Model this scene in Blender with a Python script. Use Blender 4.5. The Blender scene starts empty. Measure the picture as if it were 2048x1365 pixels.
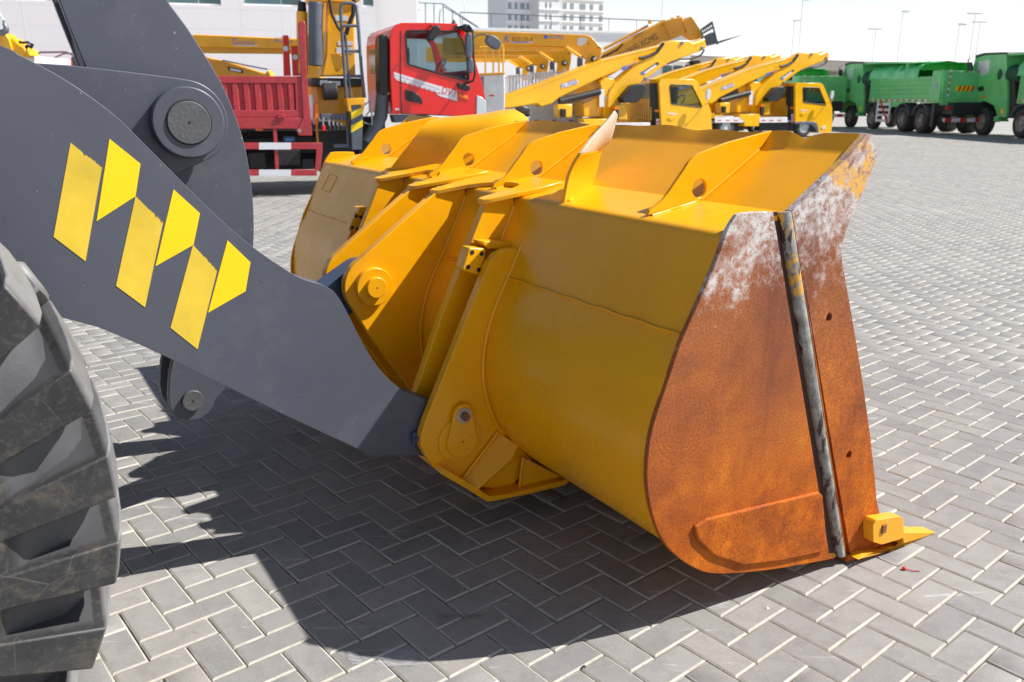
import bpy, bmesh, math, random
import numpy as np
from mathutils import Vector, Matrix
from mathutils.geometry import tessellate_polygon

random.seed(7)
rng = np.random.default_rng(7)
SC = bpy.context.scene
COL = SC.collection
D2R = math.radians

# ------------------------------------------------------------------ camera
F_PX, HORIZON, CAM_H = 1700.0, 194.3, 1.5188          # lens and eye height measured from the paving
PITCH = math.atan((682.5 - HORIZON) / F_PX)
cam_d = bpy.data.cameras.new('camera')
cam = bpy.data.objects.new('camera', cam_d)
COL.objects.link(cam)
cam.location = (0, 0, CAM_H)
cam.rotation_euler = (math.pi / 2 - PITCH, 0, 0)
cam_d.sensor_width = 36.0
cam_d.lens = F_PX / 2048 * 36.0
cam_d.clip_start = 0.05
cam_d.clip_end = 3000
cam_d.dof.use_dof = True
cam_d.dof.focus_distance = 2.6
cam_d.dof.aperture_fstop = 6.0
SC.camera = cam

# ------------------------------------------------------------------ world, sun, exposure
SUN_DIR = Vector((0.975, 0.085, 1.0)).normalized()      # towards the sun
wd = bpy.data.worlds.new('World')
SC.world = wd
wd.use_nodes = True
wn = wd.node_tree
wn.nodes.clear()
sky = wn.nodes.new('ShaderNodeTexSky')
sky.sky_type = 'NISHITA'
sky.sun_disc = False
sky.sun_elevation = math.asin(SUN_DIR.z)
sky.sun_rotation = math.atan2(SUN_DIR.x, SUN_DIR.y)
sky.altitude = 0
sky.air_density = 1.0
sky.dust_density = 1.0
sky.ozone_density = 1.0
bg = wn.nodes.new('ShaderNodeBackground')
bg.inputs['Strength'].default_value = 0.07
wo = wn.nodes.new('ShaderNodeOutputWorld')
# hazy, bleached air low in the sky, the same all round
wtc = wn.nodes.new('ShaderNodeTexCoord')
wsx = wn.nodes.new('ShaderNodeSeparateXYZ')
wn.links.new(wtc.outputs['Generated'], wsx.inputs[0])
wm1 = wn.nodes.new('ShaderNodeMath'); wm1.operation = 'SUBTRACT'; wm1.inputs[0].default_value = 1.0; wm1.use_clamp = True
wn.links.new(wsx.outputs[2], wm1.inputs[1])
wm2 = wn.nodes.new('ShaderNodeMath'); wm2.operation = 'POWER'; wm2.inputs[1].default_value = 6.5
wn.links.new(wm1.outputs[0], wm2.inputs[0])
whz = wn.nodes.new('ShaderNodeMix'); whz.data_type = 'RGBA'
whz.inputs[7].default_value = (13.4, 13.6, 13.9, 1)
wn.links.new(wm2.outputs[0], whz.inputs[0])
wn.links.new(sky.outputs[0], whz.inputs[6])
wn.links.new(whz.outputs[2], bg.inputs[0])
wn.links.new(bg.outputs[0], wo.inputs[0])
sd = bpy.data.lights.new('sun', 'SUN')
sd.energy = 5.0
sd.angle = D2R(0.53)
sd.color = (1.0, 0.955, 0.89)
sun = bpy.data.objects.new('sun', sd)
COL.objects.link(sun)
sun.rotation_euler = SUN_DIR.to_track_quat('Z', 'Y').to_euler()
sun.location = (10, 0, 12)
SC.view_settings.view_transform = 'Standard'
SC.view_settings.look = 'None'
SC.view_settings.gamma = 1
SC.view_settings.use_curve_mapping = False
SC.view_settings.exposure = 0.6
SC.render.engine = 'CYCLES'
SC.cycles.max_bounces = 8
SC.cycles.transparent_max_bounces = 12

# ------------------------------------------------------------------ helpers: points
_c, _s = math.cos(PITCH), math.sin(PITCH)
CF, CU, CR = Vector((0, _c, -_s)), Vector((0, _s, _c)), Vector((1, 0, 0))
CO = Vector((0, 0, CAM_H))

def ray(u, v):
    return CF * F_PX + CR * (u - 1024) - CU * (v - 682.5)

def ground(u, v, z=0.0):
    d = ray(u, v)
    return CO + d * ((z - CAM_H) / d.z)

class Frame:
    """A vertical side plane of a vehicle: x along it, y into it, z up; measures real positions on it."""
    def __init__(self, origin, deg):
        a = D2R(deg)
        self.o = Vector(origin)
        self.a = a
        self.x = Vector((math.cos(a), math.sin(a), 0))
        self.y = Vector((-math.sin(a), math.cos(a), 0))

    def at(self, u, v, Y=0.0):
        d = ray(u, v)
        p = self.o + self.y * Y
        t = (p - CO).dot(self.y) / d.dot(self.y)
        q = CO + d * t - self.o
        return (q.dot(self.x), q.z)

    def poly(self, pts, Y=0.0):
        return [self.at(u, v, Y) for u, v in pts]

    def atx(self, u, v, X):
        d = ray(u, v)
        p = self.o + self.x * X
        t = (p - CO).dot(self.x) / d.dot(self.x)
        q = CO + d * t - self.o
        return (q.dot(self.y), q.z)

    def atz(self, u, v, Z):
        d = ray(u, v)
        q = CO + d * ((Z - CAM_H) / d.z) - self.o
        return (q.dot(self.x), q.dot(self.y))

    def px(self, x, y, z):
        p = self.o + self.x * x + self.y * y + Vector((0, 0, z)) - CO
        w = p.dot(CF)
        return (1024 + F_PX * p.dot(CR) / w, 682.5 - F_PX * p.dot(CU) / w)

# ------------------------------------------------------------------ helpers: materials
def mat(name, col, rough=0.5, metal=0.0, coat=0.0, noise=None, bump=0.0, bscale=40.0, dust=0.0, spec=0.5, emit=None, alpha=None):
    m = bpy.data.materials.new(name)
    m.use_nodes = True
    nt = m.node_tree
    b = nt.nodes['Principled BSDF']
    b.inputs['Base Color'].default_value = (*col, 1)
    b.inputs['Roughness'].default_value = rough
    b.inputs['Metallic'].default_value = metal
    b.inputs['Coat Weight'].default_value = coat
    b.inputs['Coat Roughness'].default_value = 0.12
    b.inputs['Specular IOR Level'].default_value = spec
    N, L = nt.nodes, nt.links
    if noise or dust or bump:
        tc = N.new('ShaderNodeTexCoord')
    if noise or dust:
        n1 = N.new('ShaderNodeTexNoise')
        n1.inputs['Scale'].default_value = noise or 3.0
        n1.inputs['Detail'].default_value = 8
        n1.inputs['Roughness'].default_value = 0.62
        L.new(tc.outputs['Object'], n1.inputs['Vector'])
        mr = N.new('ShaderNodeMapRange')
        mr.inputs[1].default_value = 0.3
        mr.inputs[2].default_value = 0.7
        mr.inputs[3].default_value = 0.82
        mr.inputs[4].default_value = 1.16
        L.new(n1.outputs['Fac'], mr.inputs[0])
        mx = N.new('ShaderNodeMix')
        mx.data_type = 'RGBA'
        mx.blend_type = 'MULTIPLY'
        mx.inputs[0].default_value = 1.0
        mx.inputs[6].default_value = (*col, 1)
        L.new(mr.outputs[0], mx.inputs[7])
        out = mx.outputs[2]
        if dust:
            n2 = N.new('ShaderNodeTexNoise')
            n2.inputs['Scale'].default_value = (noise or 3.0) * 9
            n2.inputs['Detail'].default_value = 10
            n2.inputs['Roughness'].default_value = 0.75
            L.new(tc.outputs['Object'], n2.inputs['Vector'])
            r2 = N.new('ShaderNodeMapRange')
            r2.inputs[1].default_value = 0.48
            r2.inputs[2].default_value = 0.78
            r2.inputs[3].default_value = 0.0
            r2.inputs[4].default_value = dust
            L.new(n2.outputs['Fac'], r2.inputs[0])
            m2 = N.new('ShaderNodeMix')
            m2.data_type = 'RGBA'
            m2.inputs[7].default_value = (0.42, 0.38, 0.32, 1)
            L.new(r2.outputs[0], m2.inputs[0])
            L.new(out, m2.inputs[6])
            out = m2.outputs[2]
        L.new(out, b.inputs['Base Color'])
        rr = N.new('ShaderNodeMapRange')
        rr.inputs[1].default_value = 0.3
        rr.inputs[2].default_value = 0.7
        rr.inputs[3].default_value = max(0.03, rough - 0.08)
        rr.inputs[4].default_value = min(1, rough + 0.1)
        L.new(n1.outputs['Fac'], rr.inputs[0])
        L.new(rr.outputs[0], b.inputs['Roughness'])
    if bump:
        n3 = N.new('ShaderNodeTexNoise')
        n3.inputs['Scale'].default_value = bscale
        n3.inputs['Detail'].default_value = 6
        L.new(tc.outputs['Object'], n3.inputs['Vector'])
        bp = N.new('ShaderNodeBump')
        bp.inputs['Strength'].default_value = bump
        bp.inputs['Distance'].default_value = 0.01
        L.new(n3.outputs['Fac'], bp.inputs['Height'])
        L.new(bp.outputs[0], b.inputs['Normal'])
    if alpha is not None:
        tr = N.new('ShaderNodeBsdfTransparent')
        tr.inputs[0].default_value = (0.8, 0.88, 0.9, 1)
        ms = N.new('ShaderNodeMixShader')
        ms.inputs[0].default_value = alpha
        L.new(tr.outputs[0], ms.inputs[1])
        L.new(b.outputs[0], ms.inputs[2])
        L.new(ms.outputs[0], N['Material Output'].inputs[0])
    if emit:
        b.inputs['Emission Color'].default_value = (*emit, 1)
        b.inputs['Emission Strength'].default_value = 1
    return m

class NT:
    """Small wrapper for building node materials."""
    def __init__(self, name):
        self.m = bpy.data.materials.new(name)
        self.m.use_nodes = True
        self.t = self.m.node_tree
        self.b = self.t.nodes['Principled BSDF']
        self.tc = self.t.nodes.new('ShaderNodeTexCoord')

    def n(self, typ, **kw):
        x = self.t.nodes.new(typ)
        for k, v in kw.items():
            setattr(x, k, v)
        return x

    def l(self, a, b):
        self.t.links.new(a, b)

    def noise(self, vec, scale, detail=8, rough=0.6, dist=0.0):
        x = self.n('ShaderNodeTexNoise')
        x.inputs['Scale'].default_value = scale
        x.inputs['Detail'].default_value = detail
        x.inputs['Roughness'].default_value = rough
        x.inputs['Distortion'].default_value = dist
        self.l(vec, x.inputs['Vector'])
        return x.outputs['Fac']

    def rng(self, v, a, b, c=0.0, d=1.0):
        x = self.n('ShaderNodeMapRange')
        for i, q in enumerate((a, b, c, d)):
            x.inputs[i + 1].default_value = q
        self.l(v, x.inputs[0])
        return x.outputs[0]

    def math(self, op, a, b=None, clamp=False):
        x = self.n('ShaderNodeMath', operation=op)
        x.use_clamp = clamp
        for i, q in enumerate((a, b)):
            if q is None:
                continue
            if isinstance(q, (int, float)):
                x.inputs[i].default_value = q
            else:
                self.l(q, x.inputs[i])
        return x.outputs[0]

    def mix(self, f, a, b, mode='MIX'):
        x = self.n('ShaderNodeMix', data_type='RGBA', blend_type=mode)
        for s, q in ((0, f), (6, a), (7, b)):
            if isinstance(q, (int, float)):
                x.inputs[s].default_value = q
            elif isinstance(q, tuple):
                x.inputs[s].default_value = (*q, 1)
            else:
                self.l(q, x.inputs[s])
        return x.outputs[2]

    def ramp(self, v, stops):
        x = self.n('ShaderNodeValToRGB')
        e = x.color_ramp.elements
        while len(e) < len(stops):
            e.new(0.5)
        for el, (p, c) in zip(e, stops):
            el.position = p
            el.color = (*c, 1)
        self.l(v, x.inputs[0])
        return x.outputs[0]

    def bump(self, h, strength, dist=0.01, prev=None):
        x = self.n('ShaderNodeBump')
        x.inputs['Strength'].default_value = strength
        x.inputs['Distance'].default_value = dist
        self.l(h, x.inputs['Height'])
        if prev is not None:
            self.l(prev, x.inputs['Normal'])
        return x.outputs[0]

# ------------------------------------------------------------------ helpers: objects
def tag(o, label=None, cat=None, group=None, kind=None):
    if label: o['label'] = label
    if cat: o['category'] = cat
    if group: o['group'] = group
    if kind: o['kind'] = kind
    return o

def empty(name, frame_or_loc, rz=0.0, **kw):
    o = bpy.data.objects.new(name, None)
    COL.objects.link(o)
    o.empty_display_size = 0.3
    if isinstance(frame_or_loc, Frame):
        o.location = frame_or_loc.o
        o.rotation_euler = (0, 0, frame_or_loc.a)
    else:
        o.location = frame_or_loc
        o.rotation_euler = (0, 0, rz)
    tag(o, **kw)
    return o

def copy_tree(o, parent=None):
    c = o.copy()
    COL.objects.link(c)
    c.parent = parent
    for ch in list(o.children):
        copy_tree(ch, c)
    return c

class MB:
    """Collects shapes into one mesh object."""
    def __init__(self):
        self.v, self.f, self.mi = [], [], []
        self.mats = []

    def _m(self, m):
        if m is None:
            return 0
        if m not in self.mats:
            self.mats.append(m)
        return self.mats.index(m)

    def add(self, vs, fs, m=None):
        k = len(self.v)
        i = self._m(m)
        self.v += [tuple(p) for p in vs]
        for f in fs:
            self.f.append([k + a for a in f])
            self.mi.append(i)
        return self

    def box(self, x0, x1, y0, y1, z0, z1, m=None, M=None):
        vs = [Vector((x, y, z)) for x in (x0, x1) for y in (y0, y1) for z in (z0, z1)]
        if M is not None:
            vs = [M @ p for p in vs]
        return self.add(vs, [(0, 1, 3, 2), (4, 6, 7, 5), (0, 4, 5, 1), (2, 3, 7, 6), (0, 2, 6, 4), (1, 5, 7, 3)], m)

    def prism(self, pts, y0, y1, m=None, holes=()):
        """polygon in (x, z) extruded from y0 to y1, with holes"""
        loops = [list(pts)] + [list(h) for h in holes]
        tris = tessellate_polygon([[Vector((p[0], p[1], 0)) for p in l] for l in loops])
        flat = [p for l in loops for p in l]
        n = len(flat)
        vs = [(p[0], y0, p[1]) for p in flat] + [(p[0], y1, p[1]) for p in flat]
        fs = []
        if not holes:
            fs.append(tuple(range(n)))
            fs.append(tuple(reversed(range(n, 2 * n))))
        else:
            fs += [tuple(t) for t in tris] + [tuple(n + a for a in reversed(t)) for t in tris]
        s = 0
        for l in loops:
            k = len(l)
            for i in range(k):
                a, b = s + i, s + (i + 1) % k
                fs.append((a, a + n, b + n, b))
            s += k
        return self.add(vs, fs, m)

    def cyl(self, p0, p1, r0, r1=None, seg=24, m=None, cap=True):
        r1 = r0 if r1 is None else r1
        p0, p1 = Vector(p0), Vector(p1)
        q = (p1 - p0).to_track_quat('Z', 'Y').to_matrix()
        vs, fs = [], []
        for p, r in ((p0, r0), (p1, r1)):
            for i in range(seg):
                t = 2 * math.pi * i / seg
                vs.append(p + q @ Vector((r * math.cos(t), r * math.sin(t), 0)))
        for i in range(seg):
            j = (i + 1) % seg
            fs.append((i, j, seg + j, seg + i))
        if cap:
            fs.append(tuple(reversed(range(seg))))
            fs.append(tuple(range(seg, 2 * seg)))
        return self.add(vs, fs, m)

    def tube(self, path, r, seg=8, m=None):
        path = [Vector(p) for p in path]
        rings = []
        prev = None
        for i, p in enumerate(path):
            a = path[max(i - 1, 0)]
            b = path[min(i + 1, len(path) - 1)]
            t = (b - a).normalized()
            u = prev if prev is not None else (Vector((0, 0, 1)) if abs(t.z) < 0.9 else Vector((1, 0, 0)))
            w = t.cross(u).normalized()
            u = w.cross(t).normalized()
            prev = u
            rr = r[i] if isinstance(r, (list, tuple)) else r
            rings.append([p + (u * math.cos(2 * math.pi * k / seg) + w * math.sin(2 * math.pi * k / seg)) * rr for k in range(seg)])
        vs = [q for ring in rings for q in ring]
        fs = []
        for i in range(len(path) - 1):
            for k in range(seg):
                j = (k + 1) % seg
                fs.append((i * seg + k, i * seg + j, (i + 1) * seg + j, (i + 1) * seg + k))
        fs.append(tuple(reversed(range(seg))))
        fs.append(tuple(range((len(path) - 1) * seg, len(path) * seg)))
        return self.add(vs, fs, m)

    def loft(self, rings, m=None, closed=False, cap=False):
        n = len(rings[0])
        vs = [q for r in rings for q in r]
        fs = []
        for i in range(len(rings) - 1):
            for k in range(n if closed else n - 1):
                j = (k + 1) % n
                fs.append((i * n + k, i * n + j, (i + 1) * n + j, (i + 1) * n + k))
        if cap:
            fs.append(tuple(reversed(range(n))))
            fs.append(tuple(range((len(rings) - 1) * n, len(rings) * n)))
        return self.add(vs, fs, m)

    def build(self, name, m, parent=None, bevel=0.0, seg=2, smooth=35, fix=True, **kw):
        me = bpy.data.meshes.new(name)
        me.from_pydata([tuple(p) for p in self.v], [], self.f)
        mats = self.mats if self.mats else [m]
        for q in mats:
            me.materials.append(q if q is not None else m)
        me.polygons.foreach_set('material_index', self.mi)
        if fix:
            bm = bmesh.new()
            bm.from_mesh(me)
            bmesh.ops.recalc_face_normals(bm, faces=bm.faces)
            bm.to_mesh(me)
            bm.free()
        if smooth:
            me.shade_smooth()
            me.set_sharp_from_angle(angle=D2R(smooth))
        o = bpy.data.objects.new(name, me)
        COL.objects.link(o)
        if parent is not None:
            o.parent = parent
        if bevel:
            b = o.modifiers.new('bevel', 'BEVEL')
            b.width = bevel
            b.segments = seg
            b.limit_method = 'ANGLE'
            b.angle_limit = D2R(38)
            b.harden_normals = False
        tag(o, **kw)
        return o

def fillet(pts, r, n=6):
    """round polygon corners; r a number or one per corner"""
    out = []
    N = len(pts)
    for i in range(N):
        p = Vector(pts[i][:2]).to_2d()
        a = Vector(pts[i - 1][:2]).to_2d()
        b = Vector(pts[(i + 1) % N][:2]).to_2d()
        rr = r[i] if isinstance(r, (list, tuple)) else r
        d1, d2 = (a - p), (b - p)
        l1, l2 = d1.length, d2.length
        if rr <= 0 or l1 < 1e-6 or l2 < 1e-6:
            out.append((p.x, p.y))
            continue
        d1 /= l1
        d2 /= l2
        ang = math.acos(max(-1, min(1, d1.dot(d2))))
        if ang > D2R(172):
            out.append((p.x, p.y))
            continue
        t = min(rr / math.tan(ang / 2), l1 * 0.49, l2 * 0.49)
        for k in range(n + 1):
            s = k / n
            q = (p + d1 * t) * (1 - s) ** 2 + p * 2 * s * (1 - s) + (p + d2 * t) * s ** 2
            out.append((q.x, q.y))
    return out

def smooth_path(pts, n=6, closed=False):
    """Catmull-Rom through points"""
    out = []
    N = len(pts)
    rngi = range(N) if closed else range(N - 1)
    for i in rngi:
        g = lambda k: np.array(pts[k % N] if closed else pts[max(0, min(N - 1, k))], float)
        p0, p1, p2, p3 = g(i - 1), g(i), g(i + 1), g(i + 2)
        for k in range(n):
            t = k / n
            out.append(tuple(0.5 * ((2 * p1) + (-p0 + p2) * t + (2 * p0 - 5 * p1 + 4 * p2 - p3) * t * t + (-p0 + 3 * p1 - 3 * p2 + p3) * t ** 3)))
    if not closed:
        out.append(tuple(pts[-1]))
    return out

def circle(cx, cz, r, n=32, rz=None):
    rz = r if rz is None else rz
    return [(cx + r * math.cos(2 * math.pi * i / n), cz + rz * math.sin(2 * math.pi * i / n)) for i in range(n)]

def text(s, A, B, Y, m, parent, name='lettering', shear=0.0, hscale=1.0, depth=0.0015):
    """lettering on a side plane, baseline from A to B given as (x, z)"""
    cu = bpy.data.curves.new(name, 'FONT')
    cu.body = s
    cu.shear = shear
    cu.extrude = 0
    ob = bpy.data.objects.new(name, cu)
    COL.objects.link(ob)
    bpy.context.view_layer.update()
    me = bpy.data.meshes.new_from_object(ob)
    bpy.data.objects.remove(ob)
    n = len(me.vertices)
    co = np.empty(n * 3, 'f')
    me.vertices.foreach_get('co', co)
    co = co.reshape(-1, 3)
    if n == 0:
        return None
    co[:, 0] -= co[:, 0].min()
    wdt = co[:, 0].max()
    dx, dz = B[0] - A[0], B[1] - A[1]
    L = math.hypot(dx, dz)
    k = L / wdt
    ux, uz = dx / L, dz / L
    sg = 1 if ux >= 0 else -1
    out = np.empty_like(co)
    out[:, 0] = A[0] + co[:, 0] * k * ux - co[:, 1] * k * hscale * uz * sg
    out[:, 2] = A[1] + co[:, 0] * k * uz + co[:, 1] * k * hscale * ux * sg
    out[:, 1] = Y
    me.vertices.foreach_set('co', out.ravel())
    me.update()
    me.materials.clear()
    me.materials.append(m)
    me.name = name
    o = bpy.data.objects.new(name, me)
    COL.objects.link(o)
    o.parent = parent
    return o

# ------------------------------------------------------------------ materials
M = {}
def yellow_paint(name, col, dusty=0.12, rough=0.24):
    t = NT(name)
    o = t.tc.outputs['Object']
    big = t.noise(o, 1.7, 6, 0.6)
    fine = t.noise(o, 26, 10, 0.7)
    c = t.mix(t.rng(big, 0.35, 0.7), tuple(a * 0.93 for a in col), tuple(min(1, a * 1.05) for a in col))
    d = t.math('MULTIPLY', t.rng(fine, 0.55, 0.8), dusty)
    c = t.mix(d, c, (0.42, 0.33, 0.2))
    sp = t.noise(o, 75, 3, 0.5)
    spm = t.math('MULTIPLY', t.rng(sp, 0.75, 0.78), 0.45)
    c = t.mix(spm, c, (0.11, 0.055, 0.02))
    ms = t.n('ShaderNodeMapping')
    ms.inputs['Scale'].default_value = (4, 1.5, 60)
    ms.inputs['Rotation'].default_value = (0.3, 0.8, 0.2)
    t.l(o, ms.inputs[0])
    scm = t.math('MULTIPLY', t.rng(t.noise(ms.outputs[0], 2.6, 9, 0.75), 0.655, 0.69), t.rng(t.noise(o, 3.1, 3), 0.48, 0.6))
    c = t.mix(t.math('MULTIPLY', scm, 0.45), c, (0.62, 0.46, 0.28))
    grm = t.math('MULTIPLY', t.rng(t.noise(o, 2.4, 10, 0.75, 0.6), 0.56, 0.72), 0.22)
    c = t.mix(grm, c, (0.34, 0.17, 0.05))
    t.l(c, t.b.inputs['Base Color'])
    t.l(t.rng(t.noise(o, 5, 8, 0.65), 0.3, 0.7, rough - 0.06, rough + 0.16), t.b.inputs['Roughness'])
    t.b.inputs['Specular IOR Level'].default_value = 0.45
    t.b.inputs['Coat Weight'].default_value = 0.06
    t.b.inputs['Coat Roughness'].default_value = 0.15
    b1 = t.bump(t.noise(o, 2.3, 3, 0.5), 0.45, 0.02)
    b2 = t.bump(t.noise(o, 180, 4, 0.6), 0.10, 0.002, b1)
    t.l(b2, t.b.inputs['Normal'])
    return t.m

M['bucket_yellow'] = yellow_paint('bucket yellow paint', (0.89, 0.402, 0.002))
M['tooth_yellow'] = yellow_paint('worn yellow tooth paint', (0.85, 0.38, 0.01), 0.9, 0.4)
M['yellow'] = mat('crane yellow paint', (0.92, 0.43, 0.004), 0.35, coat=0.1, noise=1.5)
M['yellow_old'] = mat('ochre boom paint', (0.72, 0.33, 0.02), 0.45, noise=1.2)
M['cab_yellow'] = mat('cab yellow paint', (0.95, 0.50, 0.004), 0.25, coat=0.25, noise=0.8)
M['red'] = mat('cab red paint', (0.80, 0.010, 0.008), 0.22, coat=0.25)
M['bed_red'] = mat('dusty red bed paint', (0.42, 0.028, 0.04), 0.45, noise=3, dust=0.25)
M['bright_red'] = mat('bright red paint', (0.75, 0.02, 0.01), 0.35)
M['black'] = mat('black plastic', (0.018, 0.019, 0.022), 0.5, noise=4)
M['chassis'] = mat('chassis black', (0.015, 0.016, 0.02), 0.6, noise=5, dust=0.2)
M['steel'] = mat('grey steel', (0.22, 0.24, 0.27), 0.4, metal=0.4, noise=6)
M['bluegrey'] = mat('blue grey paint', (0.10, 0.12, 0.15), 0.45, noise=4)
M['white'] = mat('white paint', (0.78, 0.79, 0.8), 0.4, noise=2)
M['decal_white'] = mat('white decal', (0.72, 0.74, 0.80), 0.5)
M['decal_blue'] = mat('blue lettering', (0.07, 0.17, 0.62), 0.5)
M['decal_navy'] = mat('dark lettering', (0.03, 0.04, 0.05), 0.5)
M['decal_brown'] = mat('brown lettering', (0.18, 0.08, 0.03), 0.5)
M['orange'] = mat('orange lamp', (0.9, 0.22, 0.01), 0.3)
M['tail_red'] = mat('red reflector', (0.62, 0.02, 0.015), 0.3)
M['lamp'] = mat('lamp glass', (0.6, 0.66, 0.7), 0.1, coat=0.6)
M['mirror'] = mat('mirror glass', (0.75, 0.8, 0.85), 0.05, metal=1.0)
M['glass'] = mat('window glass', (0.03, 0.045, 0.05), 0.03, coat=0.3, alpha=0.16)
M['dark_glass'] = mat('building window glass', (0.08, 0.16, 0.18), 0.12, coat=0.4)
M['green'] = mat('dump truck green', (0.14, 0.60, 0.20), 0.42, coat=0.15, noise=1.2, dust=0.1)
M['green_dark'] = mat('dark green net', (0.02, 0.10, 0.06), 0.8, noise=6, bump=0.6, bscale=12)
M['tarp'] = mat('green tarpaulin', (0.09, 0.62, 0.18), 0.32, coat=0.4, noise=2, bump=0.9, bscale=3)
M['tarp_teal'] = mat('teal tarpaulin', (0.04, 0.36, 0.28), 0.35, noise=2, bump=0.7, bscale=4)
M['rubber'] = mat('truck tyre rubber', (0.035, 0.034, 0.034), 0.75, noise=8, dust=0.3)
M['rim'] = mat('grey wheel rim', (0.32, 0.31, 0.31), 0.45, metal=0.4, noise=9)
M['interior'] = mat('cab interior', (0.10, 0.10, 0.105), 0.7)
M['seat'] = mat('seat cloth', (0.22, 0.21, 0.2), 0.8)
M['cream'] = mat('cream trim', (0.62, 0.6, 0.54), 0.6)
M['wall_white'] = mat('white rendered wall', (0.90, 0.90, 0.915), 0.7)
M['parapet'] = mat('pale concrete', (0.90, 0.90, 0.90), 0.7)
M['beige'] = mat('beige concrete', (0.62, 0.57, 0.51), 0.8)
M['tower_grey'] = mat('tower grey render', (0.80, 0.79, 0.80), 0.8)
M['tower_beige'] = mat('tower beige render', (0.90, 0.88, 0.84), 0.8)
M['pole'] = mat('galvanised pole', (0.82, 0.85, 0.88), 0.5)
M['far_glass'] = mat('far window glass', (0.30, 0.34, 0.37), 0.3)  # glass colour lightened to stand for haze over the distance
M['sticker_dull'] = mat('faded yellow sticker', (0.80, 0.56, 0.04), 0.45, noise=5, dust=0.12)
M['sticker_bright'] = mat('bright yellow sticker', (0.98, 0.68, 0.0), 0.4)
M['bolt'] = mat('zinc bolt', (0.5, 0.5, 0.48), 0.35, metal=0.9, noise=30)
M['rust_bolt'] = mat('rusty bolt', (0.22, 0.09, 0.04), 0.8, noise=40)
M['worn_tan'] = mat('scuffed pale paint', (0.60, 0.50, 0.38), 0.55, noise=9, dust=0.2, bump=0.2, bscale=50)
M['seed_red'] = mat('red plastic', (0.7, 0.02, 0.02), 0.35)

def grey_paint():
    t = NT('dark grey loader paint')
    o = t.tc.outputs['Object']
    big = t.noise(o, 1.3, 7, 0.6)
    c = t.mix(t.rng(big, 0.3, 0.7), (0.068, 0.076, 0.103), (0.090, 0.097, 0.126))
    dusty = t.math('MULTIPLY', t.rng(t.noise(o, 4, 10, 0.75), 0.52, 0.85), 0.22)
    c = t.mix(dusty, c, (0.32, 0.31, 0.3))
    st = t.n('ShaderNodeMapping')
    st.inputs['Scale'].default_value = (2.5, 1, 30)
    st.inputs['Rotation'].default_value = (0, 0.5, 0)
    t.l(o, st.inputs[0])
    scr = t.math('MULTIPLY', t.rng(t.noise(st.outputs[0], 2.2, 9, 0.75), 0.64, 0.74), 0.2)
    c = t.mix(scr, c, (0.3, 0.3, 0.31))
    sp = t.rng(t.noise(o, 90, 2, 0.4), 0.755, 0.77)
    c = t.mix(t.math('MULTIPLY', sp, 0.7), c, (0.45, 0.44, 0.42))
    t.l(c, t.b.inputs['Base Color'])
    t.l(t.rng(t.noise(o, 3, 8, 0.65), 0.3, 0.7, 0.33, 0.5), t.b.inputs['Roughness'])
    b1 = t.bump(t.noise(o, 1.8, 3), 0.14, 0.02)
    t.l(t.bump(t.noise(o, 130, 4), 0.06, 0.002, b1), t.b.inputs['Normal'])
    return t.m
M['grey'] = grey_paint()
M['navy'] = mat('shaded navy tint', (0.045, 0.07, 0.13), 0.5, noise=4)  # shade on the link is put into this navy colour
M['pin_steel'] = mat('worn grey pin', (0.085, 0.09, 0.10), 0.5, noise=14, dust=0.25, bump=0.15, bscale=90)
M['inner_red'] = mat('maroon primer', (0.07, 0.03, 0.03), 0.7)

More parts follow.
